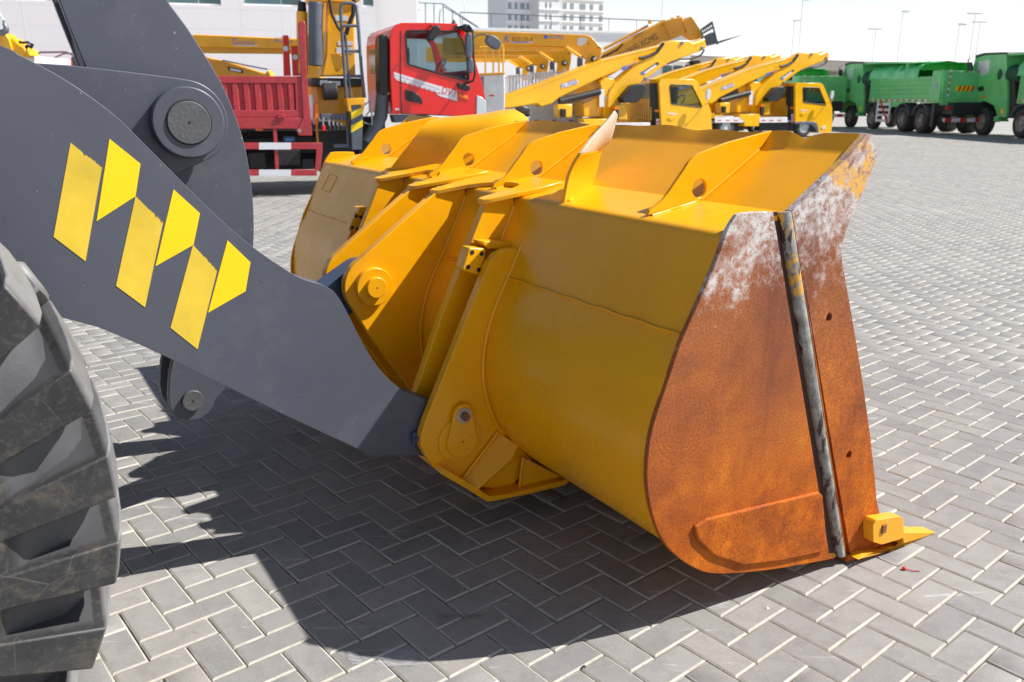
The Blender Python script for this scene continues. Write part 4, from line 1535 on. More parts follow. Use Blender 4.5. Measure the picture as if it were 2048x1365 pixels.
# ------------------------------------------------------------------ lamp posts
def lamp_post(base, top, dep, lab, kind=1, head=1):
    d = ray(*top)
    tp = CO + d * (dep / d.y)
    t = empty('lamp_post', (tp.x, tp.y, 0), label=lab, cat='lamp post', group='tall lamp posts against the sky')
    r = dep * 0.0006
    MB().cyl((0, 0, 0), (0, 0, tp.z), r * 1.25, r * .7, 10).build('pole', M['pole'], t)
    if kind:
        a = dep * .009
        MB().box(-a * (1 if kind == 2 else .1), a * .8, -.15, .15, tp.z - .04, tp.z + .10).build('lamp_head', M['pole'], t, bevel=.03)
lamp_post(0, (1919, 50), 62, 'dark lamp post with one lamp arm, tallest directly left of the right green cab', 1)
lamp_post(0, (1951, 28), 84, 'pale double lamp post above the cab of the right green truck', 2)
lamp_post(0, (1961, 45), 92, 'shorter pale double lamp post, rightmost of all', 2)
lamp_post(0, (1806, 24), 80, 'tall pale lamp post above the load bed of the middle green truck', 1)
lamp_post(0, (1752, 59), 96, 'short pale lamp post above the left green truck cab', 2)
lamp_post(0, (1606, 0), 58, 'tall lamp post above the three right aerial platform booms', 1)
lamp_post(0, (1589, 42), 90, 'pale shorter lamp post just left of the tall one above the booms', 1)
lamp_post(0, (1494, 90), 100, 'lowest lamp post standing just right of the telehandler forks', 1)
lamp_post(0, (928, -60), 54, 'plain grey pole rising behind the red cab roof', 0)
lamp_post(0, (1328, -60), 54, 'plain grey pole rising left of the telehandler boom tip', 0)

# ------------------------------------------------------------------ red crane truck
def cab_shell(fr, outline, window, door, y1, m_, parent, open_edges=()):
    """cab as a real shell: near and far sides with window openings, roof, back and front skins"""
    o = fr.poly(outline)
    w = fillet(fr.poly(window), .06, 4)
    mb_ = MB()
    mb_.prism(o, 0, .05, holes=[w])
    mb_.prism(o, y1 - .05, y1, holes=[w])
    n = len(o)
    for i in range(n):
        if i in open_edges:
            continue
        a, b = o[i], o[(i + 1) % n]
        ctr = (sum(p[0] for p in o) / n, sum(p[1] for p in o) / n)
        def inn(p, k=.05):
            v = Vector((ctr[0] - p[0], ctr[1] - p[1])).normalized() * k
            return (p[0] + v.x, p[1] + v.y)
        ia, ib = inn(a), inn(b)
        mb_.prism([a, b, ib, ia], .05, y1 - .05)
    return o, w, mb_

def wheel(parent, x, y0, y1, z, r, rim_m=None, nb=10, yface=None):
    """tyre with rounded shoulders, grooved tread and a rim with nuts"""
    w = y1 - y0
    pr = [(r * .56, .12), (r * .62, .02), (r * .8, 0), (r * .93, .03), (r * .985, .10), (r, .22), (r, .42), (r * .985, .43), (r * .985, .46), (r, .47), (r, .78), (r * .985, .90), (r * .93, .97), (r * .8, 1), (r * .6, .98)]
    rings = []
    n = 40
    for i in range(n + 1):
        a = 2 * math.pi * i / n
        rings.append([(x + q * math.cos(a), y0 + d * w, z + q * math.sin(a)) for q, d in pr])
    t = MB().loft(rings).build('wheel', M['rubber'], parent, smooth=45)
    near = y0 if yface is None or yface < 0 else y1
    s = 1 if near == y0 else -1
    mb_ = MB()
    mb_.cyl((x, near + s * w * .16, z), (x, near + s * w * .9, z), r * .57, seg=28)
    mb_.cyl((x, near + s * w * .02, z), (x, near + s * w * .2, z), r * .20, r * .26, seg=20)
    rg = []
    for r_, d_ in ((r * .60, .02), (r * .60, .10), (r * .52, .14), (r * .50, .06), (r * .56, .01)):
        rg.append([(x + r_ * math.cos(a), near + s * w * d_, z + r_ * math.sin(a)) for a in np.linspace(0, 2 * math.pi, 33)[:-1]])
    mb_.loft(rg, closed=True)
    for k in range(nb):
        a = 2 * math.pi * k / nb
        mb_.cyl((x + r * .36 * math.cos(a), near + s * w * .10, z + r * .36 * math.sin(a)), (x + r * .36 * math.cos(a), near + s * w * .17, z + r * .36 * math.sin(a)), r * .035, seg=6)
    mb_.build('rim', rim_m or M['rim'], t, smooth=40)
    return t

q = ground(800, 330, 0)
_d = ray(800, 200)
rp_ = CO + _d * (14.2 / _d.y)
RF = Frame((rp_.x, rp_.y, 0), 20)
rt = empty('crane_truck', RF, label='red flatbed truck with ribbed bed, yellow loading crane and grey ladder', cat='truck')
CW_ = 2.0
cab_out = [(785, 229), (781, 150), (780, 80), (783, 60), (791, 50), (803, 46), (860, 46), (915, 48), (926, 58), (937, 78), (946, 104), (956, 140), (965, 170), (971, 195), (972, 231), (930, 233), (850, 229)]
cab_win = [(811, 62), (860, 62), (914, 64), (925, 80), (934, 118), (939, 164), (876, 147), (815, 129)]
o_, w_, mbc = cab_shell(RF, cab_out, cab_win, None, CW_, M['red'], rt, open_edges=(8, 9, 10))
cabo = mbc.build('cab', M['red'], rt, bevel=.012, seg=2, label='glossy red cab')
def strip(fr, pts, y, th, name, m_, parent, bevel=0, r=0, **kw):
    p = fr.poly(pts, y)
    if r:
        p = fillet(p, r, 4)
    return MB().prism(p, y, y + th).build(name, m_, parent, bevel=bevel, **kw)
# glass
gl = MB().prism(w_, .018, .026).build('side_window', M['glass'], cabo, smooth=0)
MB().prism(w_, CW_ - .03, CW_ - .02).build('side_window', M['glass'], cabo, smooth=0)
p7, p8, p9, p10, p11 = o_[7], o_[8], o_[9], o_[10], o_[11]
m = MB()
m.prism([(p8[0] - .01, p8[1]), (p9[0] - .01, p9[1]), (p10[0] - .01, p10[1]), (p11[0] - .01, p11[1]), (p11[0] - .03, p11[1]), (p10[0] - .03, p10[1]), (p9[0] - .03, p9[1]), (p8[0] - .03, p8[1])], .1, CW_ - .1)
m.build('windscreen', M['glass'], cabo, smooth=0)
m = MB()
rng_w = [(x, z) for x, z in w_]
for k in range(len(rng_w)):
    a, b = rng_w[k], rng_w[(k + 1) % len(rng_w)]
    m.tube([(a[0], -.002, a[1]), (b[0], -.002, b[1])], .014, 6)
m.build('window_seal', M['black'], cabo)
# rear wall window, seat, wheel
rx = o_[2][0]
MB().box(rx - .012, rx - .002, .3, CW_ - .3, o_[3][1] - .75, o_[3][1] - .22).build('rear_window', M['dark_glass'], cabo, bevel=.01)
sx_, sz_ = RF.at(845, 150, .5)
m = MB()
m.box(sx_ - .3, sx_ + .2, .25, .8, sz_ - .35, sz_ - .2).box(sx_ - .38, sx_ - .26, .25, .8, sz_ - .2, sz_ + .42).box(sx_ - .36, sx_ - .28, .38, .67, sz_ + .42, sz_ + .62)
m.box(sx_ - .3, sx_ + .2, 1.2, 1.75, sz_ - .35, sz_ - .2).box(sx_ - .38, sx_ - .26, 1.2, 1.75, sz_ - .2, sz_ + .42)
m.build('seat', M['seat'], cabo, bevel=.04)
m = MB()
m.tube([(sx_ + .55 + .1 * math.sin(a), 1.45 + .22 * math.cos(a), sz_ + .12 + .17 * math.sin(a)) for a in np.linspace(0, 2 * math.pi, 20)], .016, 6)
m.box(sx_ + .6, sx_ + .95, .1, CW_ - .1, sz_ - .3, sz_ - .02)
m.build('dashboard', M['interior'], cabo, bevel=.02)
MB().tube([(RF.at(889, 118, .08)[0], .1, RF.at(889, 118, .08)[1]), (RF.at(884, 125, .08)[0], .12, RF.at(884, 125, .08)[1]), (RF.at(888, 138, .08)[0], .12, RF.at(888, 138, .08)[1]), (RF.at(895, 141, .08)[0], .1, RF.at(895, 141, .08)[1])], .018, 8).build('grab_handle', M['cream'], cabo)
# door shut lines
dl = RF.poly([(802, 62), (801, 140), (803, 229)])
m = MB().tube([(x, -.001, z) for x, z in dl], .008, 6)
dl = RF.poly([(803, 228), (860, 230), (905, 232)])
m.tube([(x, -.001, z) for x, z in dl], .007, 6)
m.build('shut_line', M['black'], cabo)
strip(RF, [(810, 179), (834, 187), (843, 196), (846, 208), (816, 203), (811, 198)], -.012, .02, 'door_handle', M['black'], cabo, bevel=.006)
strip(RF, [(917, 188), (935, 193), (937, 200), (919, 194)], -.014, .02, 'side_indicator', M['orange'], cabo, bevel=.004)
strip(RF, [(915, 166), (940, 171), (941, 178), (936, 183), (918, 177)], -.05, .06, 'mirror_foot', M['black'], cabo, bevel=.01)
strip(RF, [(954, 191), (964, 195), (972, 203), (973, 231), (953, 231)], -.012, .05, 'headlight', M['lamp'], cabo, bevel=.01)
strip(RF, [(786, 230), (856, 231), (880, 238), (790, 246)], 0.02, .3, 'step', M['bluegrey'], cabo, bevel=.01)
strip(RF, [(791, 217), (799, 217), (799, 221), (791, 221)], -.003, .004, 'sticker', M['decal_white'], cabo)
# stripe and lettering
strip(RF, [(787.5, 144.5), (880, 173), (880, 179.5), (788, 150)], -.0035, .004, 'stripe', M['decal_white'], cabo)
strip(RF, [(788, 151), (880, 180.5), (880, 186), (789, 155.5)], -.0035, .004, 'stripe', M['decal_white'], cabo)
for k in range(9):
    u = 790 + k * 9.6
    v = 156.5 + k * 2.98
    strip(RF, [(u, v), (u + 6.2, v + 1.9), (u + 11, v + 6.5), (u + 4.8, v + 4.9)], -.0035, .004, 'stripe_tooth', M['decal_white'], cabo)
strip(RF, [(872, 187), (913, 194.5), (915.5, 203), (880, 193)], -.0035, .004, 'stripe', M['decal_white'], cabo)
strip(RF, [(880, 172.5), (913, 181.5), (915, 196), (880, 187)], -.0030, .003, 'name_plate', M['decal_white'], cabo)
text('DV3', RF.at(883, 186.5), RF.at(910, 194.5), -.0045, M['bright_red'], cabo, hscale=1.15)
# mirrors on frames
def pod(cx, cy, rx_, ry_, Y, name='mirror', m_=None, rot=0.0, th=.10):
    c = RF.at(cx, cy, Y)
    k = RF.at(cx + 1, cy, Y)[0] - c[0]
    pts = []
    for i in range(24):
        a = 2 * math.pi * i / 24
        px_, pz_ = rx_ * k * math.copysign(abs(math.cos(a)) ** .75, math.cos(a)), ry_ * k * math.copysign(abs(math.sin(a)) ** .75, math.sin(a))
        pts.append((c[0] + px_ * math.cos(rot) - pz_ * math.sin(rot), c[1] + px_ * math.sin(rot) + pz_ * math.cos(rot)))
    return MB().prism(pts, Y - th / 2, Y + th / 2).build(name, m_ or M['black'], cabo, bevel=.025, seg=3, smooth=50)
pod(867, 67, 8, 17, -.35, rot=D2R(-40))
pod(937, 92, 7, 24, -.30, m_=M['bluegrey'])
pod(940, 132, 6.5, 14, -.30, m_=M['bluegrey'])
pod(934, 58, 10, 7, -.2, rot=D2R(-30))
pod(986, 85, 16, 11, CW_ + .05, rot=D2R(-30), m_=M['bluegrey'])
m = MB()
def rp3(u, v, y):
    x, z = RF.at(u, v, y)
    return (x, y, z)
m.tube([rp3(920, 54, -.02), rp3(938, 52, -.25), rp3(946, 62, -.3), rp3(947, 110, -.32), rp3(950, 150, -.3), rp3(946, 162, -.2), rp3(930, 168, -.05)], .017, 8)
m.tube([rp3(945, 80, CW_ - .05), rp3(955, 70, CW_ + .02), rp3(970, 68, CW_ + .05), rp3(980, 80, CW_ + .05)], .016, 8)
m.tube([rp3(862, 52, -.0), rp3(866, 58, -.3)], .016, 8)
m.box(*[f for f in (rp3(908, 50, 0)[0], rp3(926, 50, 0)[0])], -.03, .02, rp3(910, 60, 0)[1 + 1], rp3(910, 52, 0)[2])
m.build('mirror_arm', M['black'], cabo, smooth=50)
MB().cyl(rp3(908, 48, .4), (rp3(908, 48, .4)[0], .4, rp3(908, 40, .4)[2]), .05, .01, 10).build('antenna', M['black'], cabo)
# air intake behind the cab
strip(RF, [(759, 72), (764, 68), (774, 70), (778, 82), (778, 185), (770, 192), (760, 188), (758, 120)], .05, .35, 'air_intake', M['black'], rt, bevel=.03)
MB().tube([rp3(766, 188, .2), rp3(762, 232, .2), rp3(748, 262, .2), rp3(735, 285, .2)], .11, 12).build('intake_hose', M['bluegrey'], rt)
# chassis and running gear under and behind
m = MB()
c0, c1 = RF.at(400, 262, .7)[0], RF.at(968, 262, .7)[0]
m.box(c0, c1, .65, .80, .62, .88).box(c0, c1, 1.35, 1.5, .62, .88)
for k in range(9):
    x = c0 + (c1 - c0) * (k + .5) / 9
    m.box(x - .06, x + .06, .8, 1.35, .66, .84)
m.build('chassis', M['chassis'], rt, bevel=.01)
x_, z_ = RF.at(912, 300, .1)
wheel(rt, x_, .05, .33, .47, .47)
wheel(rt, x_, CW_ - .33, CW_ - .05, .47, .47)
x2 = RF.at(425, 300, .1)[0]
wheel(rt, x2, .05, .58, .47, .47)
wheel(rt, x2, CW_ - .58, CW_ - .05, .47, .47)
m = MB()
def rbox(u0, u1, v0, v1, y0, y1, mm):
    a, b = RF.at(u0, v1, y0), RF.at(u1, v0, y0)
    return MB().box(a[0], b[0], y0, y1, a[1], b[1]).build(mm[0], mm[1], rt, bevel=.012, **(mm[2] if len(mm) > 2 else {}))
rbox(497, 530, 305, 338, .25, .8, ('battery_box', M['chassis']))
rbox(556, 600, 300, 332, .22, .7, ('fuel_tank', M['black']))
rbox(605, 628, 318, 338, .25, .7, ('air_tank', M['chassis']))
rbox(640, 700, 262, 345, .5, 1.2, ('gearbox_cover', M['chassis']))
rbox(720, 770, 235, 330, .45, 1.4, ('engine_block', M['chassis']))
rbox(569, 590, 274, 284, .3, .5, ('filter', mat('blue filter', (.05, .15, .35), .4)))
rbox(512, 526, 254, 262, .12, .2, ('side_lamp', M['orange']))
# dark shadowed body under the bed
rbox(400, 626, 262, 345, 1.0, 1.3, ('inner_frame', M['chassis']))
# flatbed: rails, stiles and a corrugated panel
bed_t = strip(RF, [(380, 152), (604, 153), (604, 167), (380, 166)], 0, .05, 'bed_side', M['bed_red'], rt, bevel=.006)
strip(RF, [(380, 221), (606, 221), (606, 235), (380, 235)], 0, .05, 'lower_rail', M['bed_red'], bed_t, bevel=.006)
strip(RF, [(590, 166), (604, 166), (606, 222), (592, 222)], 0, .05, 'stile', M['bed_red'], bed_t, bevel=.006)
strip(RF, [(380, 164), (592, 164), (594, 223), (380, 223)], .045, .02, 'backing_sheet', M['bed_red'], bed_t)
for k in range(10):
    u = 584 - k * 22.3
    a, b = RF.at(u - 7, 222), RF.at(u + 5, 167)
    m = MB()
    m.add([(a[0], .045, a[1]), (b[0], .045, a[1]), (b[0], .045, b[1]), (a[0], .045, b[1]), (a[0] + .025, .008, a[1]), (b[0] - .025, .008, a[1]), (b[0] - .025, .008, b[1]), (a[0] + .025, .008, b[1])], [(4, 5, 6, 7), (0, 1, 5, 4), (2, 3, 7, 6), (1, 2, 6, 5), (3, 0, 4, 7)])
    m.build('corrugation', M['bed_red'], bed_t, smooth=0)
strip(RF, [(380, 236), (622, 236), (622, 264), (596, 264), (590, 258), (380, 258)], -.01, .08, 'floor_rail', M['bed_red'], rt, bevel=.008)
strip(RF, [(597, 48), (600, 43), (607, 42), (611, 46), (614, 150), (625, 272), (598, 272), (594, 262), (606, 235), (602, 150)], -.02, .10, 'corner_post', M['bed_red'], rt, bevel=.01)
MB().cyl((*RF.at(599, 262, -.02)[:1], -.03, RF.at(599, 262, -.02)[1]), (RF.at(599, 262)[0], -.02, RF.at(599, 262)[1]), .03, seg=14).build('post_bolt', M['bolt'], rt)
strip(RF, [(555, 231), (570, 229), (571, 236), (555, 237)], -.04, .04, 'latch', M['bed_red'], rt, bevel=.005)
m = MB()
bx0, bz0 = RF.at(380, 240, 0)
bx1 = RF.at(612, 240, 0)[0]
m.box(bx0, bx1, .08, 2.2, bz0, bz0 + .06)
m.build('bed_floor', M['bed_red'], rt)
MB().box(bx0, bx1, 2.15, 2.2, bz0, RF.at(500, 153)[1]).build('far_side', M['bed_red'], rt)
for (pp, hh) in (([(566, 71), (577, 71), (582, 152), (568, 152)], (571, 98)), ([(583, 92), (597, 92), (601, 152), (586, 152)], (590, 115))):
    po = strip(RF, pp, .9, .10, 'headboard_post', M['bright_red'], rt, bevel=.008)
    hx_, hz_ = RF.at(hh[0], hh[1], .9)
    MB().cyl((hx_, .86, hz_), (hx_, .9, hz_), .045, seg=14).build('post_lamp', M['lamp'], po, bevel=.008)
# under-run bars with white bands
for (v0, v1, x1_) in ((286, 299, 645), (340, 352, 634)):
    b = strip(RF, [(380, v0), (x1_, v0), (x1_, v1), (380, v1)], -.02, .04, 'side_guard', M['bed_red'], rt, bevel=.005)
    strip(RF, [(518, v0 - .4), (582, v0 - .4), (582, v1 + .4), (518, v1 + .4)], -.022, .003, 'white_band', M['decal_white'], b)
strip(RF, [(633, 298), (645, 298), (641, 341), (630, 341)], -.02, .04, 'guard_upright', M['bed_red'], rt, bevel=.005)
strip(RF, [(546, 258), (553, 258), (558, 342), (551, 342)], .0, .04, 'guard_upright', M['bed_red'], rt, bevel=.005)

# crane on the red truck
cr = strip(RF, [(655, -40), (714, -40), (709, 60), (711, 152), (643, 153), (652, 110)], .75, .5, 'crane_column', M['yellow'], rt, bevel=.02)
strip(RF, [(641, 6), (652, 6), (650, 60), (648, 100), (642, 132)], .7, .05, 'column_flange', M['yellow'], cr, bevel=.006)
a, b = rp3(631, 132, .72), rp3(631, 5, .72)
m = MB().cyl(a, b, .115, seg=24)
m.build('crane_cylinder', M['bluegrey'], rt, bevel=.01)
a, b = rp3(605, 148, .95), rp3(604, 24, .95)
MB().cyl(a, b, .09, seg=20).build('luffing_cylinder', M['yellow'], rt, bevel=.01)
MB().cyl(rp3(604, 24, .95), rp3(604, 4, .95), .075, .06, seg=16).build('cylinder_eye', M['black'], rt, bevel=.01)
MB().cyl(rp3(672, 123, .74), rp3(672, 123, .76), .13, seg=30).build('column_cover', M['yellow'], cr, bevel=.004)
for q4 in ([(671, 31), (696, 32), (696, 42), (671, 42)], [(676, 83), (706, 83), (706, 91), (676, 91)], [(673, 95), (706, 95), (706, 107), (673, 107)]):
    strip(RF, q4, .742, .003, 'warning_label', M['decal_white'], cr)
m = MB()
m.prism(RF.poly([(612, -60), (720, -60), (722, 2), (700, 6), (620, 3)], .7), .7, 1.3)
m.build('crane_boom', M['yellow'], rt, bevel=.02)
# hoses
m = MB()
m.tube([rp3(658, -6, .66), rp3(664, 30, .62), rp3(676, 55, .62), rp3(690, 72, .6), rp3(694, 100, .6)], .025, 8)
m.tube([rp3(708, 0, .6), rp3(706, 30, .6), rp3(697, 52, .6), rp3(692, 70, .62)], .035, 8)
m.build('hydraulic_hose', M['black'], rt, smooth=60)
# base beam, lower body
strip(RF, [(624, 156), (726, 157), (726, 173), (624, 172)], .35, .9, 'base_beam', M['black'], rt, bevel=.01)
strip(RF, [(640, 161), (655, 161), (655, 172), (640, 172)], .345, .003, 'warning_label', M['decal_white'], rt)
strip(RF, [(657, 163), (681, 163), (681, 172), (657, 172)], .345, .003, 'warning_label', M['decal_white'], rt)
strip(RF, [(632, 173), (726, 173), (726, 250), (690, 252), (640, 232)], .5, .7, 'crane_base', M['yellow'], rt, bevel=.015)
strip(RF, [(629, 206), (637, 206), (637, 250), (629, 250)], .2, .2, 'stay', M['orange'], rt, bevel=.01)
MB().cyl(rp3(633, 248, .3), rp3(636, 296, .3), .02, seg=8).build('dip_rod', M['yellow_old'], rt)
MB().cyl(rp3(645, 184, .25), rp3(674, 183, .25), .13, seg=20).build('hydraulic_motor', M['black'], rt, bevel=.02)
strip(RF, [(642, 228), (694, 228), (694, 240), (642, 239)], .1, .2, 'valve_block', M['bluegrey'], rt, bevel=.01)
for k, u in enumerate((647, 659, 667, 675, 683)):
    lv_ = MB().tube([rp3(u, 236, .06), rp3(u - 1, 246, .02), rp3(u, 252, .0)], .012, 6).build('lever', M['steel'], rt)
    MB().cyl(rp3(u, 251, .0), rp3(u + .5, 262, .0), .026, seg=10).build('lever_grip', M['bright_red'] if k == 0 else M['black'], lv_, bevel=.006)
# ladder
lad = MB()
m = MB()
m.tube([rp3(697, 296, .1), rp3(692, 180, .2), rp3(686, 100, .25), rp3(681, 20, .3), rp3(683, 9, .3), rp3(690, 6, .3), rp3(706, 7, .3), rp3(713, 12, .3), rp3(717, 60, .28), rp3(723, 140, .22), rp3(729, 196, .16)], .026, 8)
m.tube([rp3(704, 206, .15), rp3(697, 150, .22), rp3(692, 80, .26)], .02, 8)
m.build('ladder_rail', M['bluegrey'], rt, smooth=60)
for (v, u0, u1) in ((52, 683, 716), (103, 686, 720), (153, 690, 724)):
    MB().tube([rp3(u0, v, .26), rp3(u1, v, .26)], .024, 8).build('ladder_rung', M['bluegrey'], rt, smooth=60)
# outrigger leg with hazard stripes
lg = strip(RF, [(702, 209), (726, 209), (724, 300), (704, 300)], -.02, .2, 'outrigger_leg', M['bluegrey'], rt, bevel=.008)
strip(RF, [(693, 198), (731, 196), (729, 214), (725, 226), (722, 210), (702, 211), (703, 226), (697, 222)], -.04, .24, 'leg_bracket', M['yellow'], rt, bevel=.01)
for v in (214, 240):
    strip(RF, [(702.3, v + 12), (725.8, v), (725.6, v + 13), (702.6, v + 26)], -.024, .003, 'hazard_stripe', M['sticker_bright'], lg)
m = MB()
m.tube([rp3(730, 210, .0), rp3(742, 200, .0), rp3(744, 250, .0), rp3(728, 246, .0)], .014, 6)
m.tube([rp3(732, 232, .0), rp3(744, 216, .0)], .012, 6)
m.build('guard_hoop', M['steel'], rt, smooth=60)
rbox(668, 700, 288, 296, .1, .3, ('lower_step', M['bluegrey']))

# second crane truck: only its long boom shows behind the red bed
_d = ray(500, 90)
p_ = CO + _d * (19.0 / _d.y)
BF = Frame((p_.x, p_.y, 0), 4)
b2 = empty('crane_truck', BF, label='yellow crane truck whose long horizontal boom shows behind the red bed', cat='truck')
bo = strip(BF, [(382, 71), (390, 69), (600, 78), (600, 99), (382, 94)], 0, .35, 'boom', M['yellow'], b2, bevel=.02)
strip(BF, [(383, 94), (600, 99), (600, 108), (395, 106), (385, 101)], .05, .25, 'boom_extension', M['yellow_old'], b2, bevel=.015)
text('G', BF.at(466, 89.5), BF.at(475, 89.8), -.004, M['decal_blue'], bo, hscale=1.25)
text('SQS250-4', BF.at(477.5, 89.5), BF.at(509, 90.2), -.004, M['decal_blue'], bo, hscale=1.3)
strip(BF, [(460, 91), (519, 91), (519, 92.5), (480, 93)], -.003, .002, 'label_swoosh', M['decal_white'], bo)
text('XCMG', BF.at(549, 85), BF.at(583, 86), -.004, M['decal_blue'], bo, hscale=1.2)
m = MB()
a, b = BF.at(420, 200, 0)[0], BF.at(720, 200, 0)[0]
m.box(a, b, .2, 2.2, .5, 1.0)
m.build('chassis', M['chassis'], b2)
strip(BF, [(600, 70), (640, 70), (640, 190), (606, 190)], 0, .8, 'crane_column', M['yellow'], b2, bevel=.02)
for u in (450, 690):
    x = BF.at(u, 200, 0)[0]
    wheel(b2, x, .05, .35, .48, .48)
    wheel(b2, x, 1.9, 2.2, .48, .48)
# small boom below it, on a third truck
_d = ray(480, 135)
p_ = CO + _d * (23.0 / _d.y)
BF3 = Frame((p_.x, p_.y, 0), 0)
b3 = empty('crane_truck', BF3, label='small yellow crane sloping down behind the red bed, with a thin grey rod', cat='truck')
strip(BF3, [(405, 112), (424, 118), (445, 121), (530, 148), (536, 140), (541, 150), (541, 182), (405, 182)], 0, .4, 'boom', M['yellow_old'], b3, bevel=.02)
strip(BF3, [(455, 134), (486, 140), (486, 147), (457, 142)], -.01, .01, 'nameplate', M['black'], b3)
strip(BF3, [(460, 137), (482, 141), (482, 145), (460, 141)], -.013, .003, 'nameplate_text', M['decal_white'], b3)
MB().tube([(BF3.at(445, 121, -.1)[0], -.1, BF3.at(445, 121, -.1)[1]), (BF3.at(497, 132, -.1)[0], -.1, BF3.at(497, 132, -.1)[1]), (BF3.at(535, 139, -.1)[0], -.1, BF3.at(535, 139, -.1)[1])], .02, 8).build('lift_rod', M['steel'], b3)
m = MB()
a, b = BF3.at(400, 200, 0)[0], BF3.at(640, 200, 0)[0]
m.box(a, b, .1, 2.2, .5, BF3.at(480, 178)[1])
m.build('truck_body', M['white'], b3, bevel=.03)
for u in (430, 600):
    wheel(b3, BF3.at(u, 200, 0)[0], .0, .3, .48, .48)
    wheel(b3, BF3.at(u, 200, 0)[0], 1.95, 2.25, .48, .48)

# ------------------------------------------------------------------ aerial platform truck (one built in full, then copied)
def depth_frame(u, dep, deg):
    d = ray(u, 200)
    p = CO + d * (dep / d.y)
    return Frame((p.x, p.y, 0), deg)
AW = 1.75
AF = depth_frame(1608, 34.2, 25)
ap = empty('aerial_platform_truck', AF, label='yellow aerial platform truck farthest right, its whole side and front wheel showing', cat='truck', group='yellow aerial platform trucks')
CY = M['cab_yellow']
cab_out = [(1591, 246), (1590.5, 172), (1593, 166), (1640, 166.5), (1646, 169), (1652, 183), (1662, 208), (1664.5, 216), (1665, 245), (1662.5, 266), (1637, 266), (1633, 252), (1624, 246)]
cab_win = [(1606, 175), (1638, 176), (1652.5, 211), (1607, 205)]
def cab_rot(fr, outline, window, y1, m_, parent, open_edges):
    o, w, mb_ = cab_shell(fr, outline, window, None, y1, m_, parent, open_edges)
    c = mb_.build('cab', m_, parent, bevel=.02, seg=2)
    g = MB().prism(w, .018, .026).build('side_window', M['glass'], c, smooth=0)
    MB().prism(w, y1 - .03, y1 - .02).build('side_window', M['glass'], c, smooth=0)
    m = MB()
    for k in range(len(w)):
        a, b = w[k], w[(k + 1) % len(w)]
        m.tube([(a[0], -.002, a[1]), (b[0], -.002, b[1])], .018, 5)
    m.build('window_seal', M['black'], c)
    ws = [o[i] for i in open_edges] + [o[open_edges[-1] + 1]]
    MB().prism([(p[0] - .02, p[1]) for p in ws] + [(p[0] - .05, p[1]) for p in reversed(ws)], .1, y1 - .1).build('windscreen', M['glass'], c, smooth=0)
    return o, w, c
o_, w_, ac = cab_rot(AF, cab_out, cab_win, AW, CY, ap, [4, 5])
rx = o_[1][0]
zc = lambda v: AF.at(1591, v)[1]
MB().box(rx - .02, rx - .004, .35, AW - .35, zc(197), zc(174)).build('rear_window', M['glass'], ac, bevel=.02)
m = MB()
for k in range(9):
    m.box(rx - .03, rx - .002, .3 + k * .13, .35 + k * .13, zc(232), zc(204))
m.build('rear_ribs', CY, ac)
def AS(pts, y, th, name, m_, parent, bevel=.0, r=0):
    return strip(AF, pts, y, th, name, m_, parent, bevel=bevel, r=r)
def A3(u, v, y=0.0):
    x, z = AF.at(u, v, y)
    return (x, y, z)
# seat and wheel inside
sx_, sz_ = AF.at(1615, 205, .4)
MB().box(sx_ - .2, sx_ + .25, .25, .7, sz_ - .3, sz_ - .15).box(sx_ - .28, sx_ - .16, .25, .7, sz_ - .15, sz_ + .5).box(sx_ - .2, sx_ + .25, 1.0, 1.45, sz_ - .3, sz_ - .15).box(sx_ - .28, sx_ - .16, 1.0, 1.45, sz_ - .15, sz_ + .5).build('seat', M['seat'], ac, bevel=.04)
MB().tube([(sx_ + .6 + .1 * math.sin(a), 1.2 + .2 * math.cos(a), sz_ + .1 + .16 * math.sin(a)) for a in np.linspace(0, 2 * math.pi, 18)], .018, 6).build('steering_wheel', M['interior'], ac)
AS([(1601, 228), (1606, 225), (1614, 227), (1606, 232)], -.02, .03, 'door_handle', CY, ac, .005)
AS([(1601, 219.5), (1615, 220.5), (1615, 222.5), (1601, 221.5)], -.006, .006, 'door_badge', M['decal_white'], ac)
AS([(1643, 255), (1651, 252), (1652, 257), (1645, 260)], -.02, .03, 'headlight', M['lamp'], ac, .008)
AS([(1633.5, 246), (1624, 243.5), (1600, 243.2), (1591, 246), (1591, 249), (1601, 248.5), (1612, 247.5), (1625, 251), (1632, 259), (1634, 266), (1638, 266), (1637, 256)], -.04, .25, 'wheel_arch', M['bluegrey'], ap, .01)
# mirrors
m = MB().tube([A3(1656, 206, -.02), A3(1662, 205, -.2), A3(1665, 200, -.25)], .02, 6)
m.build('mirror_arm', CY, ap)
AS([(1663, 184), (1667, 181.5), (1669, 185), (1667, 196), (1663, 200), (1661, 195)], -.3, .06, 'mirror', M['lamp'], ap, .01)
# air intake behind the cab with red-white tape
AS([(1583, 173), (1591, 172), (1591, 208), (1590, 258), (1581, 260), (1582, 220)], .1, .3, 'air_intake', M['black'], ap, .02)
AS([(1582, 214.5), (1590, 214), (1590, 218), (1582, 218)], .09, .05, 'orange_lamp', M['orange'], ap)
for k in range(3):
    v = 231 + k * 5
    AS([(1583.5, v + 2.5), (1588.5, v), (1588.5, v + 2.4), (1583.5, v + 5)], .08, .02, 'reflective_tape', M['tail_red'], ap)
AS([(1583, 229), (1589, 229), (1588.5, 246), (1583, 246)], .085, .01, 'tape_backing', M['decal_white'], ap)
